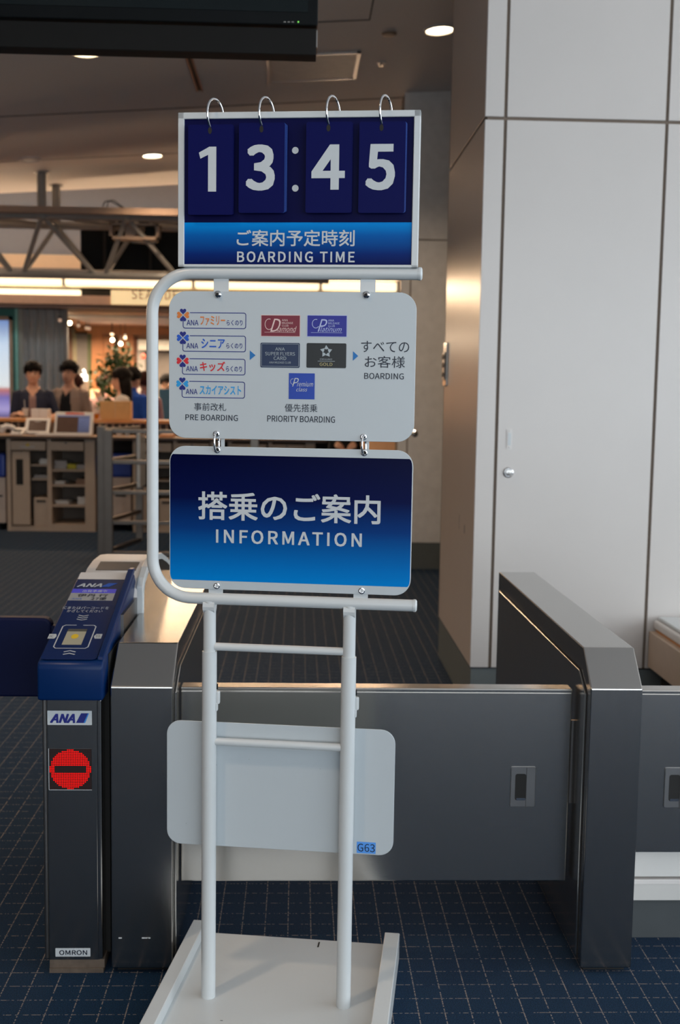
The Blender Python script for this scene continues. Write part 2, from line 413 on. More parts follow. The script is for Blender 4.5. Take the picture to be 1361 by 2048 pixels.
for a in ((-.262, .402, 8.27, 8.297), (-.262, .402, 8.923, 8.95)): ceil_strip('hatch_frame', *a, 0, .012, M['trim'], t)
ceil_strip('hatch_lid', -.228, .368, 8.304, 8.916, 0, .007, mat('hatch_lid_paint', (.80, .74, .69), .6, spec=.2), t)
t = thing('slot_diffuser', 'long dark slot air diffuser in the ceiling', 'vent', (-.79, 8.6, ceil_z(-.79)))
ceil_strip('slot', -.80, -.775, 7.6, 9.09, 0, .004, M['dark'], t)
ceil_strip('slot_rim', -.812, -.80, 7.6, 9.10, 0, .008, mat('bronze_rim', srgb(120, 75, 50), .4, .6), t)
ceil_strip('slot_rim', -.775, -.765, 7.6, 9.10, 0, .008, MATS['bronze_rim'], t)

# black display hung from the ceiling
YM = 4.2
t = thing('hanging_display', 'large black display panel hanging from the ceiling at top left', 'display', (-.78, YM, 2.645))
xr = at(636, 60, YM).x
link('screen_housing', bx(-1.62, xr, YM, YM + .09, 2.742, 3.56, bev=.004), M['black'], t)
s = link('screen', bx(-1.57, xr - .035, YM - .003, YM + .002, 2.785, 3.52), mat('dark_screen_glass', (.008, .012, .013), .25, spec=.15), t)
link('lower_box', bx(-1.62, xr - .004, YM + .012, YM + .10, 2.645, 2.735, bev=.002), mat('bracket_box', (.010, .009, .008), .6, spec=.15), t)
link('side_strip', bx(xr - .004, xr - .001, YM + .012, YM + .10, 2.672, 2.728), M['steel'], t)
for px in (570, 578, 586): 
    q = at(px, 44, YM); link('status_mark', bx(q.x - .004, q.x + .004, YM - .0015, YM + .001, q.z - .0015, q.z + .0015), M['truss'], t)
q = at(597, 44, YM); link('power_lamp', B().ball((q.x, YM - .001, q.z), .0025, 8).me(), mat('green_lamp', (.1, .6, .1), .5, emit=(.3, 1, .15), estr=1.0), t)
link('hanger', bx(-1.0, -.92, YM + .05, YM + .09, 3.5, 3.74), M['steel_dark'], t); link('hanger', bx(-.5, -.42, YM + .05, YM + .09, 3.5, 3.78), M['steel_dark'], t)

# ------------------------------------------------------------------ boarding gate
def gate_cabinet(name, label, x0, x1, yf, ztop, zf, ych, inner):
    """steel gate pillar: folded shell with a chamfered nose; inner = -1 / +1 the side that faces the passage"""
    t = thing(name, label, 'gate pillar', ((x0 + x1) / 2, (yf + 4.06) / 2, 0))
    prof = [(yf, .014), (yf, zf), (ych, ztop), (4.06, ztop), (4.06, .014)]
    sh = link('shell', B().prism(prof, x0, x1, axis=0, bev=.003, seg=2).me(), M['steel_v'], t)
    link('plinth', bx(x0 + .012, x1 - .012, yf + .02, 4.04, 0, .016), M['dark'], t)
    xs = x0 if inner < 0 else x1; d = .005 * inner
    ins = [(yf + .035, .03), (yf + .035, zf - .022), (ych + .018, ztop - .062), (4.02, ztop - .062), (4.02, .03)]
    link('groove', B().prism([(y - .004 if i < 2 else y, z + (.004 if 0 < i < 4 else -.004)) for i, (y, z) in enumerate(ins)], xs + d * .2, xs - d, axis=0).me(), M['dark'], t)
    link('side_panel', B().prism(ins, xs + d, xs - d, axis=0, bev=.0015, seg=1).me(), M['steel'], t)
    return t
gl = gate_cabinet('gate_pillar', 'steel gate pillar beside the blue card reader', -.452, -.300, 2.745, .815, .732, 2.868, 1)
gr = gate_cabinet('gate_pillar', 'steel gate pillar at the right end of the gate wing', .727, .857, 2.738, .820, .736, 2.826, -1)
for px in (768, 915, 945, 960):
    q = at((px / 4.253 + 60) if px < 900 else (px / 4.253 + 72), 1876, 2.745)
    link('scuff', bx(q.x - .004, q.x + .004, 2.7435, 2.746, q.z - .001, q.z + .0015), M['ltr'], gl)
def hand_pull(parent, x0, x1, z0, z1, Y):
    f = link('pull_frame', B().prism(rrect(x0, x1, z0, z1, .004, 3), Y - .004, Y + .002, axis=1, bev=.0012, seg=1).me(), mat('pull_grey', (.20, .20, .205), .35, .7), parent)
    w = x1 - x0; h = z1 - z0
    link('pull_recess', B().prism(rrect(x0 + w * .18, x0 + w * .62, z0 + h * .17, z1 - h * .17, .006, 3), Y - .0046, Y - .004, axis=1).me(), M['dark'], f)
    link('pull_lip', bx(x0 + w * .24, x0 + w * .6, Y - .0052, Y - .0046, z0 + h * .17, z0 + h * .23), M['chrome'], f)
    link('pull_cover', bx(x0 + w * .62, x1 - .001, Y - .0062, Y - .004, z0 + .001, z1 - .001, bev=.001, seg=1), MATS['pull_grey'], f)
def wing(label, x0, x1, Y, z0, z1, hx):
    t = thing('gate_wing', label, 'gate wing', ((x0 + x1) / 2, Y, z0), group='steel gate wings')
    link('leaf', bx(x0, x1, Y, Y + .042, z0, z1 - .006, bev=.003), M['steel'], t)
    link('top_rail', bx(x0, x1, Y - .004, Y + .046, z1 - .006, z1 + .004, bev=.003), M['steel'], t)
    hand_pull(t, hx, hx + .065, .39, .497, Y)
    return t
wm = wing('wide steel gate wing closed between the two steel pillars', -.292, .712, 2.862, .188, .699, .559)
link('hinge', B().tube([(.718, 2.866, .40), (.718, 2.866, .62)], .007, 10).me(), M['steel_dark'], wm)
link('hinge_pin', bx(.7245, .7275, 2.80, 2.82, .60, .66), M['steel_dark'], gr)
wr2 = wing('steel gate wing at the right edge, beyond the right pillar', .8565, 1.62, 2.858, .268, .699, .961)
t = thing('low_cabinet', 'pale low cabinet on a dark plinth behind the right gate wing', 'cabinet', (1.3, 3.1, 0))
pale = mat('pale_laminate', (.62, .60, .57), .45, var=.02)
link('plinth', bx(.868, 1.7, 2.93, 3.3, 0, .112), mat('dark_plinth', srgb(70, 74, 76), .5), t)
link('lower_rail', bx(.868, 1.7, 2.912, 3.3, .112, .158, bev=.002), pale, t)
link('ledge', bx(.868, 1.7, 2.908, 3.3, .158, .172, bev=.002), M['cream'], t)
link('panel', bx(.868, 1.7, 2.912, 3.3, .178, .42, bev=.002), mat('off_white_board', (.72, .70, .67), .45, var=.03, scale=8), t)
t = thing('bench', 'cream bench against the white wall at the right edge', 'bench', (1.9, 4.6, 0))
link('body', bx(1.60, 2.4, 4.1, 5.06, .235, .40, bev=.004), M['cab'], t)
link('lid', bx(1.618, 2.4, 4.1, 5.06, .412, .452, bev=.01), M['cream'], t)
link('cushion_top', bx(1.635, 2.38, 4.12, 5.05, .452, .468, bev=.006), M['white_paint'], t)
link('base', bx(1.66, 2.38, 4.15, 5.04, 0, .236), M['dark'], t); link('reveal', bx(1.63, 2.39, 4.11, 5.055, .40, .412), M['wood'], t)

# ------------------------------------------------------------------ card reader column
RX0, RX1, RY = -.617, -.475, 2.751
rd = thing('boarding_pass_reader', 'boarding pass reader column with blue sloping head and red no-entry display', 'card reader', (-.545, 3.2, 0))
col_me = B().prism([(RX0 + .012, RY), (RX1 - .012, RY), (RX1 - .004, RY + .004), (RX1, RY + .014), (RX1, 3.95), (RX0, 3.95), (RX0, RY + .014), (RX0 + .004, RY + .004)], .034, .700, axis=2).me()
column = link('column', col_me, M['steel_v'], rd)
link('corner_strip', bx(RX1 - .012, RX1 + .001, RY - .001, RY + .010, .035, .699, bev=.004), M['steel_v'], column)
link('corner_strip', bx(RX0 - .001, RX0 + .008, RY - .001, RY + .010, .035, .699, bev=.003), M['steel_dark'], column)
link('plinth', B().box(RX0 + .010, RX1 + .004, RY + .002, 3.9, .012, .034).box(RX0 + .010, RX1 + .002, RY - .002, 3.9, 0, .012).me(), mat('worn_plinth', srgb(110, 96, 84), .6, .3, var=.25, scale=30), rd)
link('shadow_gap', bx(RX1, RX1 + .012, 2.80, 3.93, .03, .80), M['dark'], rd)  # dark sheet standing in for the shade between reader and gate pillar
HX0, HX1 = -.6235, -.4655
SA, SB = Vector((0, 2.722, .797)), Vector((0, 3.262, .930))      # the sloping face
def lerp(a, b, k): return a + (b - a) * k
head = link('head', B().prism([(2.722, .702), (2.722, .785), (2.728, .797), (3.262, .930), (3.29, .90), (3.12, .75), (2.92, .702)], HX0, HX1, axis=0, bev=.007, seg=3).me(), M['head_blue'], rd)
smooth_by_angle(head)
st_ = (SB - SA).normalized(); sn_ = Vector((0, -st_.z, st_.y))
FS = Frame(SA + sn_ * .0012, (1, 0, 0), st_, sn_)
def RF(px, py):
    P = onplane(px, py, FS.o, sn_); return P.x, (P - FS.o).dot(st_)
def rbox(x0, y0, x1, y1):
    xm, ym = (x0 + x1) / 2, (y0 + y1) / 2
    return RF(x0, ym)[0], RF(x1, ym)[0], RF(xm, y1)[1], RF(xm, y0)[1]
def rc(x, y): return x / 6.186 + 80, y / 6.186 + 1140          # zoomed-crop pixels to photograph pixels
def rcb(x0, y0, x1, y1): return rbox(*rc(x0, y0), *rc(x1, y1))
u0, u1, v0, v1 = HX0 + .006, HX1 - .018, .012, RF(200, 1160)[1]
face = link('face_panel', B().poly([FS(*p, .0008) for p in rrect(u0, u1, v0, v1, .012, 5)]).me(), M['face_blue'], rd)
vt = (SB - SA).length
flat('top_band', rrect(u0, u1, v1 + .002, vt - .004, .004, 3), FS, M['cream'], rd, .0012)
cheek = link('side_cheek', B().prism([(2.735, .80), (3.265, .932), (3.275, .944), (3.24, .945), (2.74, .808)], HX1 - .016, HX1, axis=0, bev=.003, seg=2).me(), M['head_blue'], rd)
letter('airline_logo', 'ANA', rcb(462, 172, 772, 215), FS, M['ltr'], face, bold=.010, shear=.25, h=.0014)
a0, a1, b0, b1 = rcb(765, 168, 955, 214)
flat('tail_mark', [(a0, b0), (a0 + (a1 - a0) * .52, b0), (a1, b1), (a0 + (a1 - a0) * .42, b1)], FS, mat('mark_blue', srgb(30, 90, 190), .4), face, .0014)
a0, a1, b0, b1 = rbox(136.6 + 4, 1178.8, 229.5, 1202)
scr = flat('screen', [(a0, b0), (a1, b0), (a1, b1), (a0, b1)], FS, mat('lcd_grey', srgb(150, 150, 150), .25, emit=srgb(150, 150, 150), estr=.12), rd, .0012)
bm_ = b1 - (b1 - b0) * .36
flat('screen_header', [(a0, bm_), (a1, bm_), (a1, b1), (a0, b1)], FS, mat('lcd_violet', srgb(72, 70, 190), .25, emit=srgb(72, 70, 190), estr=.2), scr, .0015)
letter('screen_text', '出発準備中', rcb(530, 255, 830, 284), FS, M['ltr'], scr, h=.002)
letter('screen_text', '伊丹 行', rcb(465, 303, 840, 341), FS, M['ink'], scr, bold=.003, h=.002)
letter('screen_text', '27便', rcb(632, 346, 822, 381), FS, M['ink'], scr, bold=.003, h=.002)
letter('screen_text', 'ANA', rcb(387, 353, 515, 371), FS, MATS['mark_blue'], scr, shear=.25, h=.002)
letter('instruction', 'ICまたはバーコードを', rcb(285, 457, 855, 491), FS, M['ltr'], face, h=.0014)
letter('instruction', 'かざしてください', rcb(335, 497, 775, 529), FS, M['ltr'], face, h=.0014)
def chevron(x0, x1, y0, y1, th, up):
    b = B(); a0, a1, c0, c1 = rcb(x0, y0, x1, y1); m_ = (a0 + a1) / 2
    if up: stroke(b, [(a0, c0), (m_, c1)], th, FS, .0014); stroke(b, [(m_, c1), (a1, c0)], th, FS, .0014)
    else: stroke(b, [(a0, c1), (m_, c0)], th, FS, .0014); stroke(b, [(m_, c0), (a1, c1)], th, FS, .0014)
    link('chevron', b.me(), M['ltr'], face)
for i in range(3): chevron(480 - 12 * i, 596 - 9 * i, 565 + 24 * i, 577 + 24 * i, .0032, False)
for i in range(2): chevron(302 - 10 * i, 440 - 10 * i, 1004 + 32 * i, 1018 + 32 * i, .004, True)
a0, a1, b0, b1 = rbox(*rc(225, 688), *rc(645, 975))
b = B(); stroke(b, [(a0 + .033, b1), (a0 + .006, b1), (a0, b1 - .008), (a0, b0 + .008), (a0 + .006, b0), (a1 - .006, b0), (a1, b0 + .008), (a1, b1 - .008), (a1 - .006, b1), (a1 - .033, b1)], .0028, FS, .0014)
link('bracket_mark', b.me(), M['ltr'], face)
a0, a1, b0, b1 = rbox(*rc(310, 735), *rc(550, 930))
wn = flat('scan_window', [(a0, b0), (a1, b0), (a1, b1), (a0, b1)], FS, mat('scan_glass', srgb(165, 160, 140), .15, emit=srgb(150, 140, 115), estr=.10), rd, .0012)
w_, h_ = a1 - a0, b1 - b0
flat('scan_shade', [(a0, b1 - h_ * .16), (a1, b1 - h_ * .16), (a1, b1), (a0, b1)], FS, mat('scan_shade_grey', srgb(80, 80, 72), .3), wn, .0014)
flat('scan_spot', [(a0 + w_ * .5 + w_ * .19 * math.cos(k * PI / 10), b0 + h_ * .52 + h_ * .15 * math.sin(k * PI / 10)) for k in range(20)], FS, mat('scan_yellow', srgb(200, 165, 40), .3, emit=srgb(200, 165, 40), estr=.2), wn, .0015)
for x0, x1, tip, s in ((105, 190, 206, 'IC'), (765, 688, 668, '2D')):
    ym = 826; c0 = rbox(*rc(min(x0, x1, tip), 797), *rc(max(x0, x1, tip), 855))
    uA, uB, uT = RF(*rc(x0, ym))[0], RF(*rc(x1, ym))[0], RF(*rc(tip, ym))[0]
    tg = flat('arrow_tag', [(uA, c0[2]), (uB, c0[2]), (uT, (c0[2] + c0[3]) / 2), (uB, c0[3]), (uA, c0[3])], FS, M['ltr'], face, .0014)
letter('tag_text', 'IC', rcb(124, 812, 172, 840), FS, M['ink'], face, h=.0018)
b = B()
for k, (x, y) in enumerate(((692, 812), (712, 812), (732, 812), (700, 824), (728, 824), (692, 836), (715, 836), (735, 836))):
    a0, a1, b0, b1 = rcb(x, y - 4, x + 12, y + 4); b.poly([FS(a0, b0, .0018), FS(a1, b0, .0018), FS(a1, b1, .0018), FS(a0, b1, .0018)])
link('tag_pattern', b.me(), M['base'], face)
# cream hood arching behind the head, its dark display slot and the steel flank below it
def arch(y0, y1, zb, zt, n=14):
    return [(y0 + (y1 - y0) * k / n, zb + (zt - zb) * math.sin(PI * k / n) ** .75) for k in range(n + 1)]
hood = [(3.255, .80), (3.258, .885), (3.29, .908), (3.36, .928), (3.46, .938), (3.58, .937), (3.70, .922), (3.84, .89), (3.98, .85), (4.08, .80)]
hd = link('hood', B().prism(hood, HX0 + .004, HX1 + .012, axis=0, bev=.004, seg=2).me(), M['cream'], rd); smooth_by_angle(hd)
link('hood_rim', B().prism([(y, z + (.006 if z > .81 else 0)) for y, z in hood] , HX1 + .004, HX1 + .026, axis=0, bev=.004, seg=2).me(), M['white_paint'], rd)
link('hood_flank', B().prism([(3.24, .70), (3.27, .87)] + [(y, z - .014) for y, z in hood[2:-1]] + [(4.04, .70)], HX1 + .010, HX1 + .0265, axis=0).me(), M['steel'], rd)
q0, q1 = at(198, 1131, 3.40), at(277, 1131, 3.40)
link('slot_window', B().prism([(3.345, .915), (3.43, .925), (3.43, .9375), (3.345, .9265)], q0.x, q1.x, axis=0).me(), mat('slot_glass', srgb(110, 100, 92), .15), rd)
link('rear_housing', bx(HX0 + .006, HX1 + .008, 3.0, 4.06, .70, .86), M['steel_dark'], rd)
# stickers and LED matrix on the column front
FC = Frame((0, RY, 0), (1, 0, 0), (0, 0, 1), (0, -1, 0))
def cbox(x0, y0, x1, y1): return rect(x0, y0, x1, y1, RY)
def sticker(name, px, m, h=.0006):
    a0, a1, b0, b1 = cbox(*px); return flat(name, rrect(a0, a1, b0, b1, .0012, 3), FC, m, rd, h)
s1 = sticker('logo_sticker', (95, 1421.4, 184, 1449.9), M['ltr'])
letter('airline_logo', 'ANA', cbox(100, 1427.4, 150.5, 1445.7), FC, M['navy_ink'], s1, bold=.016, shear=.3, h=.001)
a0, a1, b0, b1 = cbox(152, 1426.3, 178.5, 1445.7); w_ = a1 - a0
flat('tail_mark', [(a0, b0), (a0 + w_ * .58, b0), (a0 + w_ * .92, b1), (a0 + w_ * .40, b1)], FC, M['navy_ink'], s1, .001)
flat('tail_mark', [(a0 + w_ * .58, b0), (a0 + w_ * .70, b0), (a1, b1), (a0 + w_ * .92, b1)], FC, mat('sky_blue_ink', srgb(40, 130, 210), .5), s1, .001)
s2 = sticker('maker_sticker', (111, 1896, 181, 1913), M['ltr'])
letter('maker_name', 'OMRON', cbox(118.6, 1900, 174.6, 1909.6), FC, M['ink'], s2, bold=.006, h=.001)
a0, a1, b0, b1 = cbox(98.5, 1497.4, 183.6, 1578.9)
led = link('led_matrix', bx(a0, a1, RY - .0012, RY + .004, b0, b1), mat('led_black', (.012, .006, .006), .35), rd)
link('led_rim', B().box(a0 - .0012, a0, RY - .0016, RY, b0 - .0012, b1).box(a0 - .0012, a1, RY - .0016, RY, b0 - .0012, b0).me(), M['ltr'], led)
n = 24; pit = (a1 - a0) * .985 / n; on, off = B(), B()
half = [2, 5, 7, 8, 9, 10, 10, 11, 11, 11, 12, 12]
for r in range(n):
    hw = half[r if r < 12 else 23 - r]
    for c_ in range(n):
        cx_, cz_ = a0 + (a1 - a0) * .008 + pit * (c_ + .5), b1 - (b1 - b0) * .008 - (b1 - b0) * .985 / n * (r + .5)
        lit = abs(c_ + .5 - 12) < hw and not (10 <= r <= 13 and 3 <= c_ <= 20)
        (on if lit else off).poly([(cx_ + pit * .40 * math.cos(PI / 3 * k), RY - .0016, cz_ + pit * .40 * math.sin(PI / 3 * k)) for k in range(6)])
o = link('lit_led_dots', on.me(), mat('red_led', (.15, .002, .001), .6, spec=.1, emit=(1, .004, .003), estr=1.2), led); o['kind'] = 'stuff'
o = link('dark_led_dots', off.me(), mat('unlit_led', (.035, .012, .010), .4), led); o['kind'] = 'stuff'
# navy padded flap folded out to the left
fl = link('flap', B().prism(rrect(-.90, -.645, .640, .852, .022, 5), 2.985, 3.025, axis=1, bev=.006, seg=2).me(), M['flap'], rd, 'navy padded flap')
link('flap_arm', bx(-.66, RX0 + .002, 2.99, 3.02, .66, .83), M['flap'], rd)

# ------------------------------------------------------------------ the boarding sign stand
P0 = Vector((-.197, 2.563, 0)); P1 = Vector((.117, 2.517, 0)); SU = (P1 - P0).normalized(); SN = Vector((-SU.y, SU.x, 0))
SD = Matrix.Translation(P0) @ Matrix.Rotation(math.atan2(SU.y, SU.x), 4, 'Z')     # stand space: x along the board, y away from the viewer, z up
def L(px, py, off=0.):                                                             # photograph pixel -> (s, z) on the board plane
    P = onplane(px, py, P0 - SN * off, SN); return (P - P0).dot(SU), P.z
def lb(x0, y0, x1, y1, off=.006):
    xm, ym = (x0 + x1) / 2, (y0 + y1) / 2
    return L(x0, ym, off)[0], L(x1, ym, off)[0], L(xm, y1, off)[1], L(xm, y0, off)[1]
W = M['white_paint']
sd = thing('sign_stand', 'white tubular sign stand with the boarding time board on top', 'sign stand', (.16, 0, 0), SD)
plate = link('base_plate', bx(-.105, .43, -.34, .313, .030, .040, bev=.001, seg=1), W, sd)
for x0, x1 in ((-.112, -.078), (.392, .430)): link('base_rail', bx(x0, x1, -.345, .318, 0, .070, bev=.002), W, sd)
link('scratch', bx(.222, .226, .272, .300, .0398, .0404), M['dark'], plate); link('scratch', bx(.05, .056, -.1, -.098, .0398, .0404), M['base'], plate)
for x in (0., .3185):
    sl = link('post_sleeve', B().tube([(x, 0, .038), (x, 0, .864)], .0168, 20).me(), W, sd); smooth_by_angle(sl)
    ip = link('post', B().tube([(x, 0, .80), (x, 0, .980)], .0143, 20).me(), W, sd); smooth_by_angle(ip)
    cl = link('clamp_lever', B().box(x + .014, x + .024, -.004, .008, .742, .772, bev=.003).box(x + .015, x + .0195, -.006, .006, .726, .745, bev=.002).me(), W, sd)
    link('clamp_screw', B().lathe([(.007, 0), (.007, .012)], (x + .012, .004, .776), 12, axis=2).me(), M['black'], cl)
    link('weld', B().tube([(x - .013, 0, .968), (x + .013, 0, .968)], .016, 12).me(), W, sl)
for z, x0, x1 in ((.875, .012, .306), (.654, .014, .304)): smooth_by_angle(link('rung', B().tube([(x0, 0, z), (x1, 0, z)], .0090, 14).me(), W, sd))
R_ = .088; zb, zt, xl, rt = .985, 1.709, -.132, .0133
path = [(.4622, 0, zb), (xl + R_, 0, zb)] + [(xl + R_ - R_ * math.sin(a), 0, zb + R_ - R_ * math.cos(a)) for a in [PI / 2 * k / 10 for k in range(1, 10)]] + [(xl, 0, zb + R_), (xl, 0, zt - R_)]
path += [(xl + R_ - R_ * math.cos(a), 0, zt - R_ + R_ * math.sin(a)) for a in [PI / 2 * k / 10 for k in range(1, 10)]] + [(xl + R_, 0, zt), (.458, 0, zt)]
smooth_by_angle(link('frame_tube', B().tube(path, rt, 20).me(), W, sd))
for x, z in ((.4622, zb), (.458, zt)): smooth_by_angle(link('end_cap', B().lathe([(rt + .001, 0), (rt + .001, .005), (rt * .8, .008), (.002, .0085)], (x - .002, 0, z), 20, axis=0).me(), W, sd))
for px in (443, 736.5):
    s, z = L(px, 570); link('tab', bx(s - .0165, s + .0165, -.003, .001, 1.655, 1.70), W, sd)
for px in (432, 722): 
    s, z = L(px, 1190); link('tab', bx(s - .016, s + .016, -.003, .001, .99, 1.03), W, sd)
for px in (452, 742):
    s, z = L(px, 885); link('stay', bx(s - .012, s - .004, .004, .007, 1.30, 1.37), W, sd)
# boarding time board: frame, two-tone face, lettering
BX0, BX1, BZ0, BZ1 = -.0705, .4537, 1.7205, 2.0485; fw = .0138
fr = B()
for a in ((BX0, BX1, BZ1 - fw, BZ1), (BX0, BX1, BZ0, BZ0 + .006)): fr.box(a[0], a[1], -.0145, .015, a[2], a[3], bev=.0012, seg=1)
for a in ((BX0, BX0 + fw, BZ0, BZ1), (BX1 - fw, BX1, BZ0, BZ1)): fr.box(a[0], a[1], -.0145, .015, a[2], a[3], bev=.0012, seg=1)
fo = link('board_frame', fr.me(), W, sd)
bandz = L(596, 445, .010)[1]
zl = INV[sd.name]  # stand object space equals design space shifted along s only
face = link('board_face', bx(BX0 + fw * .6, BX1 - fw * .6, -.010, .012, BZ0 + .003, BZ1 - fw * .6), mat('board_navy', srgb(11, 13, 62), .4, var=.02, spec=.06), sd)
FB = Frame((0, -.010, 0), (1, 0, 0), (0, 0, 1), (0, -1, 0))
flat('blue_band', [(BX0 + fw, BZ0 + .006), (BX1 - fw, BZ0 + .006), (BX1 - fw, bandz), (BX0 + fw, bandz)], FB,
     ramp_mat('band_gradient', [(0, srgb(10, 12, 64)), (.30, srgb(8, 40, 110)), (.72, srgb(6, 92, 170)), (1, srgb(0, 140, 222))], BZ0, bandz, .35, spec=.06), face, .0006)
letter('lettering', 'ご案内予定時刻', lb(473.7, 459.7, 709.9, 492.6, .011), FB, M['ltr'], face, bold=.004, h=.0012)
letter('lettering', 'BOARDING TIME', lb(474.5, 502.9, 709.9, 524.7, .011), FB, M['ltr'], face, bold=.0065, space=1.08, h=.0012)
for py in (300.7, 376.4):
    s, z = L(591, py, .011); flat('colon_dot', [(s + .0072 * math.cos(k * PI / 10), z + .0072 * math.sin(k * PI / 10)) for k in range(20)], FB, M['ltr'], face, .0008)
# flip cards on binder rings
def number_card(d, px, hole, dig, label, thick, word):
    a0, a1, b0, b1 = lb(*px, .025)
    t = thing('number_card', label, 'number card', ((a0 + a1) / 2, -.022, b0), SD, 'number cards on binder rings')
    hx, hz = L(*hole, .024)
    cd = link('card', B().prism(rrect(a0, a1, b0, b1, .004, 3), -.0275, -.0262, axis=1).me(), M['navy'], t)
    for k in range(thick):
        link('back_card', B().prism(rrect(a0 + .0006 * k + .0006, a1 + .0008 * (k + 1), b0 + .0006 * k, b1 - .0004 * k, .004, 3), -.0258 + .0014 * k, -.0248 + .0014 * k, axis=1).me(), M['navy_edge'] if k % 2 == 0 and thick > 3 else M['navy'], t)
    Fd = Frame((0, -.0275, 0), (1, 0, 0), (0, 0, 1), (0, -1, 0))
    if d == '1':
        q0, q1, p0, p1 = lb(*dig, .0275); w, hh = q1 - q0, p1 - p0
        flat('digit', [(q0 + w * .53, p0), (q1, p0), (q1, p1), (q0 + w * .60, p1), (q0, p1 - hh * .13), (q0 + w * .09, p1 - hh * .265), (q0 + w * .53, p1 - hh * .18)], Fd, M['ltr'], t, .0005)
    else: letter('digit', d, lb(*dig, .0275), Fd, M['ltr'], t, bold=.0095, h=.0005)
    flat('punch_hole', [(hx + .0042 * math.cos(k * PI / 10), hz - .003 + .0072 * math.sin(k * PI / 10)) for k in range(20)], Fd, M['dark'], t, .0005)
    cy, cz, r = -.004, hz + .0325, .0355; tw = math.radians(17)
    ring = []
    for k in range(40):
        a = 2 * PI * k / 40; q = r * math.cos(a); ring.append((hx + (q + .0235) * math.sin(tw), cy + q * math.cos(tw), cz + r * math.sin(a)))
    smooth_by_angle(link('binder_ring', B().tube(ring, .0024, 10, closed=True).me(), M['chrome'], t))
number_card('1', (377, 249.5, 466.5, 430), (421, 259), (398, 293.5, 432.9, 383.3), 'navy number card reading one, at the left end of the board', 2, 'one')
number_card('3', (478.3, 246, 570, 426), (524, 256), (492, 289, 550.2, 381.4), 'navy number card reading three, with a blue-edged stack behind it', 5, 'three')
number_card('4', (612.5, 244, 704, 426), (658, 254), (623.5, 289, 690.4, 379.5), 'navy number card reading four, just right of the colon', 2, 'four')
number_card('5', (718.5, 243.5, 811, 426), (764, 253), (731.7, 288, 790.9, 380.6), 'navy number card reading five, at the right end of the board', 4, 'five')

def bolt(px, py, parent, y, r=.0088, eyelet=False):
    s, z = L(px, py, -y)
    if eyelet:
        o = link('eyelet', B().lathe([(.0035, -.0006), (.0050, -.0022), (r * .8, -.0018), (r * .88, 0)], (s, y, z), 20, axis=1).me(), M['chrome'], parent); smooth_by_angle(o)
        link('eyelet_core', B().lathe([(.0036, -.0009), (.0036, 0)], (s, y, z), 12, axis=1).me(), M['white_paint'] if eyelet == 2 else M['dark'], o)
    else:
        o = link('bolt', B().lathe([(r * .92, 0), (r * .92, -.003), (r * .62, -.0065), (r * .2, -.0078)], (s, y, z), 20, axis=1).me(), M['chrome'], parent); smooth_by_angle(o)
        link('socket', B().lathe([(r * .42, -.0066), (r * .42, -.0085)], (s, y, z), 6, axis=1).me(), M['dark'], o)
    return s, z

# white boarding order sign
YP = -.0065
os_ = thing('boarding_order_sign', 'white hanging sign showing the boarding order with coloured badges and cards', 'sign', (.18, YP, 1.346), SD)
FO = Frame((0, YP, 0), (1, 0, 0), (0, 0, 1), (0, -1, 0))
link('panel', B().prism(rrect(-.0925, .4535, 1.3465, 1.669, .038, 8), YP, YP + .003, axis=1, bev=.0007, seg=1).me(), M['white_panel'], os_)
for p in ((436.5, 589), (733.3, 590)): bolt(*p, os_, YP)
r1 = [bolt(*p, os_, YP, eyelet=True) for p in ((433, 868), (727.5, 874))]
def heart(cu, cv, ang, h):           # petal with its point at the clover's centre
    pts = []
    for k in range(28):
        a = 2 * PI * k / 28; x = 16 * math.sin(a) ** 3; y = 13 * math.cos(a) - 5 * math.cos(2 * a) - 2 * math.cos(3 * a) - math.cos(4 * a)
        pts.append((x / 29 * h, (y + 17) / 29 * h + h * .06))
    c_, s_ = math.cos(ang), math.sin(ang)
    return [(cu + x * c_ - y * s_, cv + x * s_ + y * c_) for x, y in pts]
PX = L(700, 700)[0] - L(699, 700)[0]      # size of one photograph pixel on the board
def badge(cc, top, right, bot, left, texts, colr, cname, label):
    cu, cv = L(*cc, .007); mcol = mat(cname, colr, .5)
    z1_, z0_ = L(440, top, .007)[1], L(440, bot, .007)[1]; x1_, x0_ = L(right, (top + bot) / 2, .007)[0], L(left, (top + bot) / 2, .007)[0]
    b = B(); r = 4.2 * PX; arc = lambda ox, oz, a0: [(ox + r * math.cos(math.radians(a0 - 90 * k / 5)), oz + r * math.sin(math.radians(a0 - 90 * k / 5))) for k in range(6)]
    pts = [(cu + 14.5 * PX, z1_)] + arc(x1_ - r, z1_ - r, 90) + arc(x1_ - r, z0_ + r, 0) + arc(x0_ + r, z0_ + r, 270) + [(x0_, cv - 11 * PX)]
    stroke(b, pts, 1.5 * PX, FO, .0006)
    bd = link('badge', b.me(), M['navy_ink'], os_, label)
    for k in range(4): flat('clover_petal', heart(cu, cv, PI / 2 * k, 11.8 * PX), FO, M['navy_ink'] if k % 2 == 0 else mcol, bd, .0008)
    for s, bxx, own in texts: letter('lettering', s, lb(*bxx, .007), FO, mcol if own else M['navy_ink'], bd, bold=.006 if own else .003, h=.0007)
badge((366.5, 630), 625.8, 492, 656.8, 366.6, [('ANA', (373.7, 640, 397.2, 650.6), 0), ('ファミリー', (400.8, 631.9, 450.5, 651), 1), ('らくのり', (453.9, 640, 485.5, 651), 0)], srgb(214, 120, 50), 'orange_ink', 'badge with an orange and navy clover')
badge((366.1, 675.6), 671.9, 491.4, 703.2, 366, [('ANA', (373.1, 686.2, 396.8, 696.8), 0), ('シニア', (403, 677.4, 450, 696.8), 1), ('らくのり', (453, 686.2, 485, 697.2), 0)], srgb(20, 84, 190), 'blue_ink', 'badge with a blue clover')
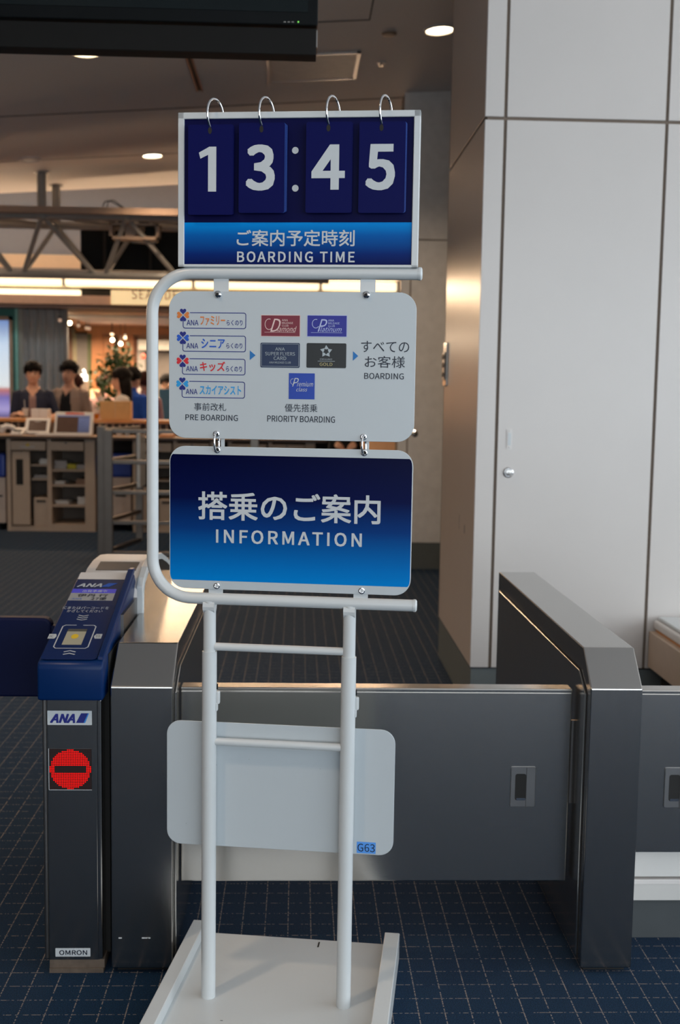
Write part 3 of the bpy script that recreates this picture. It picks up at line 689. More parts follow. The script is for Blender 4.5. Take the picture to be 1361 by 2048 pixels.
badge((365.6, 721.6), 718, 490.5, 749.3, 365.2, [('ANA', (372.5, 732.2, 396, 742.5), 0), ('キッズ', (400.2, 723, 450.5, 742.7), 1), ('らくのり', (452.4, 732.2, 484.3, 743.5), 0)], srgb(205, 34, 44), 'red_ink', 'badge with a red and navy clover')
badge((365, 767.4), 763.5, 489.6, 795.6, 364.4, [('ANA', (371.9, 778, 395.2, 788.4), 0), ('スカイアシスト', (399.7, 771.2, 482.6, 789.3), 1)], srgb(30, 150, 215), 'cyan_ink', 'badge with a light blue and navy clover')
for s, bxx, mm, bo in (('事前改札', (388.5, 805.9, 452.8, 821.4), 'ink', 0), ('PRE BOARDING', (371.2, 829.3, 476.1, 841.1), 'ink', .0025), ('優先搭乗', (569.9, 808, 635.4, 824), 'ink', 0),
                   ('PRIORITY BOARDING', (535, 831.8, 670.5, 844.5), 'ink', .0025), ('BOARDING', (729, 746.2, 808.3, 758.4), 'ink', .0025), ('すべての', (722.8, 682.1, 819.1, 705), 'ink', 0), ('お客様', (730, 712, 810.7, 735.6), 'ink', 0)):
    letter('lettering', s, lb(*bxx, .007), FO, M[mm], os_, bold=bo, h=.0007)
def card(px, m, label, r=.0, border=None):
    a0, a1, b0, b1 = lb(*px, .007)
    if border: flat('card_border', rrect(a0 - PX * 1.1, a1 + PX * 1.1, b0 - PX * 1.1, b1 + PX * 1.1, max(r, .0002), 3), FO, border, os_, .0005)
    return flat('printed_card', rrect(a0, a1, b0, b1, max(r, .0002), 3), FO, m, os_, .0007, label)
def cl_(c, s, px, m, **k): return letter('lettering', s, lb(*px, .007), FO, m, c, h=.0011, **k)
pink = mat('pale_pink_ink', srgb(225, 196, 190), .5); lil = mat('pale_blue_ink', srgb(180, 190, 225), .5); silver = mat('silver_ink', srgb(165, 175, 180), .4); gold = mat('gold_ink', srgb(195, 180, 120), .4)
def swash(c, px, py, w, h, m, wid=1.3):      # the flourish of a script capital
    b = B(); u, v = L(px, py, .007); w *= PX; h *= PX
    pts = [(u + w * (.5 + .5 * math.cos(a)), v + h * (.5 + .5 * math.sin(a))) for a in [math.radians(70 + 250 * k / 16) for k in range(17)]]
    stroke(b, pts, wid * PX, FO, .0012); link('flourish', b.me(), m, c)
c = card((523.2, 631, 600, 672.2), mat('burgundy_print', srgb(118, 22, 44), .4), 'burgundy printed card', border=pink)
cl_(c, 'D', (541, 637.5, 562, 663.4), pink, shear=.35); cl_(c, 'iamond', (554.5, 652.6, 593.8, 663.4), pink, shear=.35); swash(c, 530.5, 659, 16, 21, pink)
for s, px in (('ANA', (564.4, 638.4, 576.2, 642.4)), ('MILEAGE', (564.4, 644, 586.7, 648)), ('CLUB', (564.4, 649.4, 577.3, 653.4))): cl_(c, s, px, pink)
a0, a1, b0, b1 = lb(529.5, 664.4, 591, 665, .007); flat('rule', [(a0, b0), (a1, b0), (a1, b1), (a0, b1)], FO, pink, c, .0011)
c = card((615.5, 631.3, 693.7, 672.9), mat('royal_blue_print', srgb(14, 22, 140), .4), 'royal blue printed card', border=lil)
cl_(c, 'P', (636, 638.5, 655, 663.4), lil, shear=.35); cl_(c, 'latinum', (641, 653.4, 684, 663.6), lil, shear=.35); swash(c, 625, 656, 14, 17, lil)
for s, px in (('ANA', (657, 639, 668.7, 643)), ('MILEAGE', (657, 644.6, 679.7, 648.6)), ('CLUB', (657, 650, 670.2, 654))): cl_(c, s, px, lil)
a0, a1, b0, b1 = lb(622.5, 665.2, 685, 665.8, .007); flat('rule', [(a0, b0), (a1, b0), (a1, b1), (a0, b1)], FO, lil, c, .0011)
c = card((521.3, 685.7, 600, 735.3), mat('slate_navy_print', srgb(18, 40, 76), .4), 'dark navy printed card', r=2.4 * PX)
a0, a1, b0, b1 = lb(523.6, 688, 597.8, 732.8, .007); b = B(); pp = rrect(a0, a1, b0, b1, 1.5 * PX, 3); stroke(b, pp + pp[:1], .6 * PX, FO, .001); link('card_line', b.me(), silver, c)
for s, px in (('ANA', (551, 695, 570, 701)), ('SUPER FLYERS', (530.6, 704, 590.5, 711)), ('CARD', (547.8, 713, 573, 720)), ('ANA MILEAGE CLUB', (539, 723, 582, 727))): cl_(c, s, px, silver)
c = card((613.6, 686.4, 693, 735.9), mat('black_print', srgb(14, 18, 20), .4), 'black printed card with a silver star', r=2.4 * PX)
cu, cv = L(652.8, 702.9, .007)
for k in range(5):
    a = PI / 2 + 2 * PI * k / 5; R1, R2 = 12.6 * PX, 4.2 * PX
    tip = (cu + R1 * math.cos(a), cv + R1 * math.sin(a)); l_ = (cu + R2 * 1.55 * math.cos(a + .62), cv + R2 * 1.55 * math.sin(a + .62)); r_ = (cu + R2 * 1.75 * math.cos(a - .75), cv + R2 * 1.75 * math.sin(a - .75)); m_ = (cu + R2 * .95 * math.cos(a), cv + R2 * .95 * math.sin(a))
    flat('star_ray', [tip, l_, m_, r_], FO, silver, c, .0011)
for s, px, mm in (('STAR ALLIANCE', (640, 717, 665, 720), silver), ('GOLD', (639.8, 725.4, 665.3, 731.7), gold)): cl_(c, s, px, mm)
a0, a1, b0, b1 = lb(636, 722, 670.2, 722.8, .007); flat('rule', [(a0, b0), (a1, b0), (a1, b1), (a0, b1)], FO, silver, c, .0011)
c = card((578, 746.5, 629.8, 798.4), mat('cobalt_print', srgb(10, 60, 165), .4), 'square cobalt blue printed card')
cl_(c, 'P', (585, 756, 598, 773), M['ltr'], shear=.35); cl_(c, 'remium', (594.5, 763.4, 626.9, 773), M['ltr'], shear=.3); cl_(c, 'class', (593, 774.9, 615.2, 782.9), M['ltr'], shear=.3); swash(c, 581.5, 768.5, 9, 11, M['ltr'], .8)
for x0, x1, y0, y1 in ((500, 511.5, 701, 720), (706.4, 717, 702.4, 721.5)):
    a0, a1, b0, b1 = lb(x0, y0, x1, y1, .007); flat('arrow', [(a0, b0), (a1, (b0 + b1) / 2), (a0, b1)], FO, mat('arrow_blue', srgb(20, 110, 180), .5), os_, .0007)
# navy information sign below, hung by two rings
is_ = thing('information_sign', 'white-edged blue gradient sign reading INFORMATION below the order sign', 'sign', (.18, YP, 1.007), SD)
link('panel', B().prism(rrect(-.0915, .4535, 1.0075, 1.3290, .036, 8), YP, YP + .003, axis=1, bev=.0007, seg=1).me(), M['white_panel'], is_)
zt_, zb_ = L(584, 913, .007)[1], L(580, 1166.4, .007)[1]
out = [p for p in rrect(-.0895, .4515, 1.0075, 1.3290, .036, 8)]
out = [(x, min(max(z, zb_), zt_)) for x, z in out]
flat('printed_face', out, FO, ramp_mat('information_gradient', [(0, srgb(0, 128, 208)), (.12, srgb(2, 112, 190)), (.42, srgb(8, 56, 122)), (.66, srgb(5, 16, 66)), (1, srgb(2, 6, 48))], zb_ - 1.007, zt_ - 1.007, .3, spec=.05), is_, .0005)
letter('lettering', '搭乗のご案内', lb(396.9, 986.5, 761.8, 1044, .007), FO, M['ltr'], is_, bold=.005, h=.001)
letter('lettering', 'INFORMATION', lb(432.4, 1062.5, 724.3, 1090, .007), FO, M['ltr'], is_, bold=.0065, space=1.1, h=.001)
r2 = [bolt(*p, is_, YP, eyelet=True) for p in ((434.7, 900), (729, 905.9))]
for p in ((434, 1171.8), (724, 1181.7)): bolt(*p, is_, YP, eyelet=2)
for k, ((s1_, z1_), (s2_, z2_)) in enumerate(zip(r1, r2)):
    h = (z1_ - z2_) / 2; ring = []
    for i in range(28):
        a = 2 * PI * i / 28; ring.append(((s1_ + s2_) / 2 + .0035 * math.cos(a), YP - .002 + .0085 * math.cos(a), (z1_ + z2_) / 2 + (h + .003) * math.sin(a)))
    o = solo('link_ring', B().tube([SD @ Vector(p) for p in ring], .0024, 10, closed=True).me(), M['chrome'], ('left', 'right')[k] + '-hand steel ring joining the two hanging signs', 'ring', 'rings between the hanging signs'); smooth_by_angle(o)
# blank white plate leaning on the back of the posts, with its number label
YB = .0185
a0, b0 = L(334, 1686, -YB); a1, b1 = L(792, 1450, -YB)
bk = thing('blank_plate', 'blank white plate behind the posts with a small blue G63 label', 'sign plate', ((a0 + a1) / 2, YB, .404), SD)
zb0, zb1 = L(560, 1699, -YB)[1], L(560, 1450, -YB)[1]
link('plate', B().prism(rrect(a0, a1, zb0, zb1, .033, 7), YB, YB + .003, axis=1, bev=.0007, seg=1).me(), M['white_panel'], bk)
FK = Frame((0, YB, 0), (1, 0, 0), (0, 0, 1), (0, -1, 0))
c0 = (L(714, 1695, -YB)[0], L(752, 1695, -YB)[0], L(733, 1706.7, -YB)[1], L(733, 1684, -YB)[1])
g = flat('number_label', [(c0[0], c0[2]), (c0[1], c0[2]), (c0[1], c0[3]), (c0[0], c0[3])], FK, mat('label_blue', srgb(84, 150, 228), .5), bk, .0006)
letter('lettering', 'G63', (L(715.6, 1695, -YB)[0], L(750.2, 1695, -YB)[0], L(733, 1703.3, -YB)[1], L(733, 1687.6, -YB)[1]), FK, M['ink'], g, h=.001)
for px, py in ((431, 1540), (433, 1530), (498, 1519), (372, 1647), (640, 1538)):
    s, z = L(px, py, -YB); flat('speck', [(s, z), (s + .0015, z), (s + .001, z + .002)], FK, M['base'], bk, .0006)
# hooks that carry the blank plate
for x in (.0, .3185): link('plate_hook', bx(x - .012, x + .012, .014, .0186, .60, .68, bev=.001, seg=1), W, sd)

# ------------------------------------------------------------------ hall behind: truss, soffit lights, shop front
YF, YR, YC = 11.91, 12.61, 12.26
zf_, zr_, zc_ = at(85, 431, YF).z, at(113, 451, YR).z, at(100, 549, YC).z
tr = thing('roof_truss', 'grey tubular truss hanging from the ceiling above the service counter', 'truss', (-2.6, YC, zc_))
def tb_(name, pts, r, m=None, n=8): return smooth_by_angle(link(name, B().tube(pts, r, n).me(), m or M['truss'], tr))
tb_('chord', [(-6.2, YF, zf_), (.3, YF, zf_)], .042); tb_('chord', [(-6.2, YR, zr_), (.3, YR, zr_)], .042); tb_('chord', [(-6.2, YC, zc_), (.3, YC, zc_)], .042)
zt_top = at(83, 419, YF).z
link('top_rail', bx(-6.2, .3, YF - .10, YF - .02, zt_top - .045, zt_top + .02), mat('tan_rail', srgb(170, 142, 122), .5), tr)
xb0 = at(37, 550, YC).x; xt0 = -2.62; sp = .85
for k in range(-4, 4):
    xt, xb, xb2 = xt0 + sp * k, xb0 + sp * k, xb0 + sp * (k + 1)
    if xb2 > .3 or xt > .3: continue
    for (y_, z_) in ((YF, zf_), (YR, zr_)):
        tb_('brace', [(xt, y_, z_), (xb + .05, YC, zc_)], .026); tb_('brace', [(xt, y_, z_), (xb2 - .05, YC, zc_)], .026)
        link('node', B().ball((xt, y_, z_), .058, 10).me(), M['truss'], tr)
    tb_('brace', [(xt, YF, zf_), (xt, YR, zr_)], .02)
    tb_('brace', [(xt, YF, zf_), (xt + sp, YR, zr_)], .02)
for y_, z_ in ((YF, zf_), (YR, zr_)):
    for x in (xt0, xt0 - 3.4, xt0 + 2.55): tb_('hanger', [(x, y_, z_), (x, y_, ceil_z(x) - .002)], .046); link('flange', B().lathe([(.075, 0), (.075, -.012)], (x, y_, ceil_z(x)), 14).me(), M['truss'], tr)
cb = mat('cable_black', (.03, .03, .03), .6)
def cable(pts, r, label, m=cb):
    pts = [Vector(p) for p in pts]; fine = []
    for i in range(len(pts) - 1):
        p0, p1, p2, p3 = pts[max(i - 1, 0)], pts[i], pts[i + 1], pts[min(i + 2, len(pts) - 1)]
        for k in range(6):
            t = k / 6; fine.append(.5 * ((2 * p1) + (p2 - p0) * t + (2 * p0 - 5 * p1 + 4 * p2 - p3) * t * t + (3 * p1 - p0 - 3 * p2 + p3) * t ** 3))
    return solo('cable', B().tube(fine + [pts[-1]], r, 6).me(), m, label, 'cable')
cable([at(205, 417, YF - .06), at(209, 405, YF - .04), at(219, 402, YF - .02), at(232, 408, YF), at(246, 417, YF)], .006, 'thin black cable looped over the truss rail')
cable([at(214, 416, YF - .05), at(218, 403, YF), at(228, 401, YF + .02), at(240, 410, YF + .02), at(250, 417, YF)], .005, 'second thin cable arching over the truss rail beside the first')
cable([at(322, 452, 12.0), at(318, 478, 11.99), at(308, 486, 11.98), at(290, 486, 11.98), at(262, 484, 11.98)], .010, 'pale cable curling under the metal box in the truss', M['steel'])
a0, a1, b0, b1 = rect(161, 443, 350, 541, 12.9)
t = thing('signage_panel', 'black back of a large display behind the truss', 'display', ((a0 + a1) / 2, 12.95, b0))
link('housing', bx(a0, a1 + .9, 12.9, 12.98, b0, b1 + .04, bev=.006), M['black'], t)
link('rib', bx(a0 + .25, a0 + .28, 12.885, 12.9, b0 + .02, b1), M['dark'], t); link('rib', bx(a0 + .75, a0 + .78, 12.885, 12.9, b0 + .02, b1), M['dark'], t)
link('hanger', bx(a0 + 1.5, a0 + 1.56, 12.93, 12.97, b1, 4.6), M['black'], t)
a0, a1, b0, b1 = rect(219, 447, 318, 479, 12.02)
t = thing('equipment_box', 'open metal equipment box fixed inside the truss', 'equipment', ((a0 + a1) / 2, 12.1, b0))
tan = mat('tan_metal', srgb(165, 140, 122), .4, .3)
link('frame', B().box(a0, a1, 12.0, 12.2, b0, b0 + .03).box(a0, a1, 12.0, 12.2, b1 - .02, b1).box(a0, a0 + .03, 12.0, 12.2, b0, b1).box(a1 - .03, a1, 12.0, 12.2, b0, b1).me(), tan, t)
link('module', bx(a0 + .16, a0 + .27, 12.02, 12.18, b0 + .03, b1 - .02), tan, t); link('module', bx(a0 + .36, a0 + .45, 12.02, 12.18, b0 + .03, b1 - .03), M['black'], t)
link('clamp', bx(a0 + .05, a0 + .08, 12.05, 12.08, b1, zf_), M['steel'], t); link('clamp', bx(a1 - .1, a1 - .07, 12.05, 12.08, b1, zf_), M['steel'], t)

YS = 14.2
bulk = struct('wall_bulkhead', bx(-9, 1.6, 14.46, 14.56, at(100, 560, 14.46).z, at(100, 509, 14.46).z), mat('cove_lit_plaster', (.86, .58, .34), .7, var=.02))  # pale plaster with the orange cove glow put into its colour
struct('wall_upper', bx(-9, 1.6, 14.52, 14.62, at(100, 509, 14.46).z, 4.6), mat('grey_beige_plaster', (.34, .30, .275), .8, var=.02))
a0, a1, b0, b1 = rect(-60, 542, 800, 553, YS)
t = thing('light_trough', 'long cove light trough with glowing tubes above the shop front', 'light fixture', (-2.5, YS, b0 - .16))
link('front_lip', bx(-7, a1, YS - .04, YS, b0, b1), mat('taupe_paint', srgb(165, 145, 128), .6), t)
zA, zB = at(300, 575, YS).z, at(300, 553, YS).z
link('back_board', bx(-7, a1, YS + .16, YS + .20, zA - .004, zB + .06), mat('trough_white', (.85, .76, .62), .6), t)
glow = mat('warm_tube_glow', (1, .9, .7), .5, emit=(1.0, .82, .53), estr=1.5)
edges = [-387, -131, 125, 386, 642, 798]
for e0, e1 in zip(edges, edges[1:]):
    xa, xb = at(e0 + 3, 564, YS).x, at(e1 - 3, 564, YS).x
    link('tube', bx(xa, xb, YS + .04, YS + .12, zA + .012, zB - .01, bev=.02), glow, t)
    link('tube_holder', bx(xb, at(e1 + 3, 564, YS).x, YS + .06, YS + .14, zA + .01, zB), M['truss'], t)
    AL = bpy.data.lights.new('tube_light', 'AREA'); AL.shape = 'RECTANGLE'; AL.size = xb - xa; AL.size_y = .1; AL.energy = 20; AL.color = (1, .68, .42)
    ao = bpy.data.objects.new('tube_light', AL); COL.objects.link(ao); ao.location = ((xa + xb) / 2, YS + .03, (zA + zB) / 2); ao.rotation_euler = (PI * 1.46, 0, 0); ao['kind'] = 'helper'
YS2 = 14.3
a0, a1, b0, b1 = rect(-200, 576.5, 160, 589, YS2)
t = thing('light_strip', 'short glowing light strip under the cove trough at left', 'light fixture', ((a0 + a1) / 2, YS2, b0))
link('diffuser', bx(-6.5, a1, YS2, YS2 + .08, b0, b1, bev=.01), glow, t); link('backing', bx(-6.5, a1, YS2 + .08, YS2 + .12, b0 - .02, b1), M['trim'], t)
soff = struct('trim_1', bx(-7, 1.5, YS2 - .02, YS2 + .4, at(100, 608, YS2).z, at(100, 590, YS2).z), mat('salmon_soffit', srgb(205, 165, 135), .6))
struct('trim_2', bx(-7, 1.5, YS2 + .0, YS2 + .4, at(100, 615, YS2).z, at(100, 608, YS2).z), mat('brown_soffit', srgb(110, 85, 72), .6))
struct('trim_3', bx(at(161, 580, YS2).x, 1.5, YS2 + .1, YS2 + .3, at(200, 590, YS2).z, at(200, 574, YS2).z + .02), M['dark'])
a0, a1, b0, b1 = rect(222, 583, 520, 611, YS2 - .06)
t = thing('shop_sign', 'strip-lit cream fascia sign with tall thin brown letters above the shop', 'shop sign', ((a0 + a1) / 2, YS2 - .06, b0))
link('board', bx(a0, a1, YS2 - .06, YS2 - .02, b0, b1), mat('strip_lit_cream', (.9, .7, .42), .5, emit=(1.0, .72, .36), estr=.62), t)  # weak emission stands in for the strip light falling on the board
FZ = Frame((0, YS2 - .06, 0), (1, 0, 0), (0, 0, 1), (0, -1, 0))
letter('lettering', 'SEASIDE', (at(265, 590, YS2).x, at(357, 590, YS2).x, at(300, 599.5, YS2).z, at(300, 581, YS2).z), FZ, mat('brown_letter', srgb(105, 72, 50), .6), t, space=1.05, h=.004)

# shop front: teal frame, poster light box, folding shutter
YT = 14.6
teal = mat('teal_paint', srgb(60, 130, 122), .5)
tf = struct('trim_4', B().box(*rect(25, 612, 36, 840, YT)[:2], YT, YT + .15, 0, rect(25, 612, 36, 840, YT)[3]).box(-7, at(34, 625, YT).x, YT + .02, YT + .15, at(15, 637, YT).z, at(15, 612, YT).z).box(-7, at(27, 625, YT).x, YT + .08, YT + .2, 0, at(15, 640, YT).z).me(), teal)
link('teal_edge', bx(at(32, 700, YT).x, at(37, 700, YT).x, YT - .03, YT, 0, at(34, 612, YT).z), mat('pale_teal_edge', srgb(150, 215, 205), .4), tf)
a0, a1, b0, b1 = rect(-60, 640, 19, 838, YT)
t = thing('poster_light_box', 'backlit poster box in a tan frame at the left edge', 'poster', (a1 - .4, YT, b0))
link('poster', bx(-4.6, a1, YT + .03, YT + .06, b0, b1), ramp_mat('poster_print', [(0, srgb(60, 55, 110)), (.10, srgb(170, 160, 215)), (.22, srgb(120, 112, 180)), (.30, srgb(190, 120, 115)), (.34, srgb(225, 232, 235)), (.75, srgb(196, 215, 235)), (1, srgb(120, 150, 205))], 0, b1 - b0, .3, emit=.75), t)
link('frame', B().box(a1, a1 + .045, YT - .01, YT + .06, b0 - .03, b1 + .05).box(-4.6, a1 + .045, YT - .01, YT + .06, b1, b1 + .05).me(), mat('tan_frame', srgb(190, 165, 140), .5), t)
struct('trim_5', bx(at(36, 700, YT).x, at(46, 700, YT).x, YT, YT + .12, 0, at(40, 612, YT).z), mat('pale_post', srgb(165, 168, 160), .5))
t = thing('folding_shutter', 'grey accordion shutter folded beside the shop opening', 'shutter', (at(90, 800, YT).x, YT, 0))
sg = mat('shutter_grey', srgb(190, 194, 194), .45, .1)
xs = [at(p, 700, YT).x for p in (46, 53, 61, 69, 78, 86, 95, 104, 112, 119, 126, 132)]; zt2 = at(90, 618, YT).z
for i in range(len(xs) - 1):
    y0, y1 = (YT + .02, YT + .10) if i % 2 == 0 else (YT + .10, YT + .02)
    link('slat', B().prism([(xs[i], y0), (xs[i + 1], y1), (xs[i + 1], y1 + .02), (xs[i], y0 + .02)], 0, zt2, axis=2).me(), sg, t)
link('edge_post', bx(xs[-1] - .02, xs[-1] + .02, YT, YT + .06, 0, zt2), M['truss'], t)

# shop interior
YI = 18.0
ws = struct('wall_shop', bx(-9, 3, YI + .06, YI + .2, 0, 4.5), mat('shop_plaster', srgb(190, 150, 118), .7))
def slab(px0, px1, py0, m, py1=900, Y=YI): 
    x0, x1 = at(px0, 740, Y).x, at(px1, 740, Y).x; link('panel', bx(x0, x1, Y, Y + .06, 0 if py1 == 900 else at(200, py1, Y).z, at(200, py0, Y).z), m, ws)
ow = mat('orange_oak', srgb(196, 128, 76), .45, var=.08, scale=4, grain=(12, 1, 1)); gy = mat('grey_door', srgb(120, 112, 106), .5); grn = mat('olive_strip', srgb(95, 100, 66), .6)
slab(137, 146, 652, mat('umber', srgb(110, 80, 62), .6)); slab(146, 154, 660, mat('sage', srgb(150, 140, 112), .6)); slab(154, 175, 664, gy); slab(175, 183, 668, grn)
slab(183.5, 206.5, 668, ow); slab(207.5, 229, 672, ow); slab(229, 236, 676, mat('dark_brown', srgb(58, 42, 38), .6)); slab(237, 267, 668, ow); slab(267, 275, 672, mat('brown_pillar', srgb(120, 74, 48), .6))
slab(275, 290, 678, mat('white_jamb', srgb(190, 186, 180), .5)); slab(290.5, 420, 678, mat('grey_back', srgb(128, 120, 114), .6)); slab(150, 420, 640, ow, 668); slab(277, 420, 678, mat('pale_bulkhead', srgb(200, 198, 190), .6), 698, YI - .3)
cs = struct('ceiling_shop', bx(-9, 3, 14.75, YI + .1, at(200, 652, YI).z, at(200, 652, YI).z + .1), mat('shop_ceiling', srgb(215, 170, 140), .6))
link('panel', bx(at(150, 650, 16).x, at(420, 650, 16).x, 15.4, 17.0, at(200, 652, YI).z - .02, at(200, 652, YI).z), mat('lilac_white', srgb(226, 214, 214), .6), cs)
AL = bpy.data.lights.new('shop_fill_light', 'AREA'); AL.shape = 'RECTANGLE'; AL.size = 5; AL.size_y = 2.2; AL.energy = 330; AL.color = (1, .74, .50)  # added warm area fill for the shop, with no fixture of its own
ao = bpy.data.objects.new('shop_fill_light', AL); COL.objects.link(ao); ao.location = (-2.4, 16.3, at(200, 652, YI).z - .18); ao['kind'] = 'helper'
bulb_m = mat('bulb_glow', (1, .85, .6), .4, emit=(1, .80, .50), estr=14.)
dim_m = mat('bulb_dim', (1, .8, .65), .4, emit=(1, .62, .42), estr=.35)
for i, (px, py, Y, on, lab) in enumerate(((139.5, 646, 15.6, 1, 'bright bulb just right of the grey shutter'), (225, 680, 16.8, 1, 'bright bulb above the indoor plant, the upper of two'), (241.5, 687.5, 17.0, 1, 'bright bulb above the indoor plant, the lower of two'),
        (120, 640.5, 14.5, 0, 'dim bulb in front of the grey shutter'), (157, 651, 16.2, 0, 'dim bulb right of the bright one by the shutter'), (173, 656, 16.4, 0, 'dim bulb over the grey shop panel, left of a close pair'), (178.5, 657, 16.4, 0, 'dim bulb over the grey shop panel, right of a close pair'),
        (224, 668.5, 16.6, 0, 'dim bulb above the upper bright bulb'), (250.5, 676, 16.8, 0, 'dim bulb right of the two bright bulbs'))):
    c = at(px, py, Y); r = .028 if on else .024
    t = thing('pendant_bulb', lab, 'bulb', (c.x, c.y, c.z - r), group='bulbs in the shop')
    link('globe', B().ball(c, r, 12).me(), bulb_m if on else dim_m, t, smooth=True); link('cap', B().lathe([(.012, r * .8), (.012, r + .03)], c, 10).me(), M['steel_dark'], t)
    top = at(200, 652, YI).z - .002 if c.y > 14.75 else at(100, 615, YS2).z
    if top > c.z + r: link('cord', B().tube([(c.x, c.y, c.z + r), (c.x, c.y, top)], .004, 6).me(), cb, t)
c = at(287, 713, 17); t = thing('red_lantern', 'small red lamp beside the white door jamb in the shop', 'lamp', (c.x, c.y, c.z - .035))
link('shade', B().ball(c, .034, 12, sz=1.15).me(), mat('red_lamp', (.8, .08, .04), .5, emit=(1, .10, .05), estr=.8), t, smooth=True); link('bracket', bx(c.x - .008, c.x + .008, c.y, YI, c.z + .03, c.z + .045), M['dark'], t)
# indoor plant
YQ = 15.15; c = at(233, 800, YQ); pt = thing('potted_plant', 'leafy green indoor tree behind the long-haired woman', 'plant', (c.x, YQ, 0))
link('pot', B().lathe([(.10, 0), (.15, .28), (.16, .30), (.14, .30), (.13, .26)], (c.x, YQ, 0), 18).me(), mat('clay_pot', srgb(120, 90, 72), .7), pt)
link('trunk', B().tube([(c.x, YQ, .25), (c.x + .03, YQ + .02, .8), (c.x - .02, YQ, 1.4)], [.025, .02, .015], 8).me(), mat('bark', srgb(80, 62, 46), .8), pt)
lv = B()
for k in range(620):
    f = random.random(); e = random.choice(((225, 725, .28), (245, 722, .22), (232, 745, .30), (215, 760, .24), (222, 790, .22), (212, 815, .16)))
    q = at(e[0], e[1], YQ) + Vector((random.gauss(0, 1), random.gauss(0, 1), random.gauss(0, 1))) * e[2] * .38
    a = Vector((random.gauss(0, 1), random.gauss(0, 1), random.gauss(0, .7))).normalized(); s_ = a.cross(Vector((0, 0, 1))).normalized() * .028; n_ = s_.cross(a) * .3
    lv.poly([q, q + a * .05 + s_ + n_, q + a * .11, q + a * .05 - s_ + n_])
o = link('foliage', lv.me(), mat('leaf_green', srgb(72, 104, 48), .5, var=.35, scale=9), pt); o['kind'] = 'stuff'

# ------------------------------------------------------------------ service counter
YK = 11.75
wt = thing('worktop', 'long brown worktop of the service counter', 'worktop', (-2.5, 12.05, .95))
link('slab', bx(-6, .55, YK - .03, 12.42, .945, .977, bev=.004), mat('brown_worktop', srgb(150, 120, 96), .4, var=.08), wt)
link('edge_strip', bx(-6, .55, YK - .036, YK - .03, .945, .972), mat('dark_edge', srgb(70, 54, 46), .5), wt)
sp_ = struct('wall_counter', bx(-6, .55, 12.44, 12.52, 0, 1.093), mat('counter_back', srgb(70, 58, 50), .7))
for k in range(70):
    x = -4.6 + k * .072; link('slat', bx(x, x + .016, 12.425, 12.44, .98, 1.09), M['cab'], sp_)
lg = thing('wooden_ledge', 'long light wooden ledge behind the service counter', 'ledge', (-2.5, 12.5, 1.10))
zl0, zl1 = at(100, 842, 12.4).z, at(100, 836, 12.4).z
for i in range(6): link('board', bx(-6 + i * 1.09, -6 + i * 1.09 + 1.085, 12.36, 12.72, 1.10, 1.135, bev=.003), M['wood'], lg)

def cabinet(label, px0, mirror=False):
    """service cabinet: two drawers over a slotted door, an open bay with a bin and a bay of shelves"""
    X0 = at(px0, 970, YK).x; k = (at(190, 970, YK).x - at(14, 970, YK).x) / 176
    x = lambda p: X0 + (p - 14) * k
    z = lambda p: at(100, p, YK).z
    t = thing('counter_cabinet', label, 'cabinet', (x(102), YK + .3, 0), group='cabinets under the service counter')
    m, dk = M['cab'], M['cab_dark']
    for a, b_ in ((14, 22), (95, 103)): link('side_panel', bx(x(a), x(b_), YK, YK + .6, 0, .944), m, t)
    link('end_stile', bx(x(170), x(190), YK, YK + .6, 0, .944), m, t)
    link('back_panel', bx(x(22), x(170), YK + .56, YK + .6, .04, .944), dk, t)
    link('bottom', B().box(x(22), x(95), YK + .01, YK + .56, 0, .05).box(x(103), x(170), YK + .01, YK + .56, 0, .075).me(), m, t)
    for i, (a, b_) in enumerate(((23, 92), (98, 168))):
        d = link('drawer', bx(x(a), x(b_), YK - .012, YK + .5, z(901), z(883), bev=.003, seg=1), m, t)
        if i == 0:
            link('warning_sticker', B().poly([(x(52), YK - .0135, z(893)), (x(62), YK - .0135, z(893)), (x(57), YK - .0135, z(886))]).me(), mat('yellow_sticker', srgb(215, 180, 40), .5), d)
            link('notice_strip', bx(x(42), x(71), YK - .0135, YK - .012, z(895), z(893.3)), M['ltr'], d)
        else: link('lock', B().lathe([(.012, 0), (.012, -.004), (.006, -.006)], (x(133), YK - .012, z(885)), 12, axis=1).me(), M['steel_dark'], d)
    dr = link('door', bx(x(25), x(60), YK - .008, YK + .02, z(1050), z(904), bev=.003, seg=1), m, t)
    link('door_slot', bx(x(33), x(47), YK - .010, YK - .007, z(970), z(919)), M['dark'], dr)
    for p in (930, 958): link('shelf', bx(x(61), x(95), YK + .03, YK + .56, z(p + 3), z(p)), m, t)
    bn = link('bin', bx(x(66), x(94.5), YK + .02, YK + .45, .052, z(996), bev=.006), m, t); link('grip_slot', bx(x(72), x(90), YK + .017, YK + .021, z(1005), z(1001)), M['dark'], bn)
    for p in (939, 969.5, 1010): link('shelf', bx(x(103), x(170), YK + .03, YK + .56, z(p + 4), z(p)), m, t)
    return x, z
x, z = cabinet('beige service cabinet with a yellow warning sticker, left of the steel railing', 14)
pw, pg, py_ = mat('white_paper', (.72, .70, .68), .7), mat('grey_paper', (.42, .40, .40), .7), mat('yellow_paper', srgb(190, 180, 60), .7)
def stack(px0, px1, pyb, h, m, label, cat='papers', y0=.10, name='paper_stack', n=3):
    t = thing(name, label, cat, ((x(px0) + x(px1)) / 2, YK + y0 + .12, z(pyb)))
    for i in range(n):
        zz = z(pyb) + .0008 + h * i / n; o = random.uniform(-.006, .006)
        link('sheet_bundle', bx(x(px0) + o, x(px1) + o, YK + y0 + random.uniform(0, .01), YK + y0 + .25, zz, zz + h / n - .0006), m, t)
stack(75, 93, 930, .055, pw, 'white paper stack on the upper shelf of the narrow bay')
stack(64, 93, 958, .03, pg, 'grey folders on the second shelf of the narrow bay')
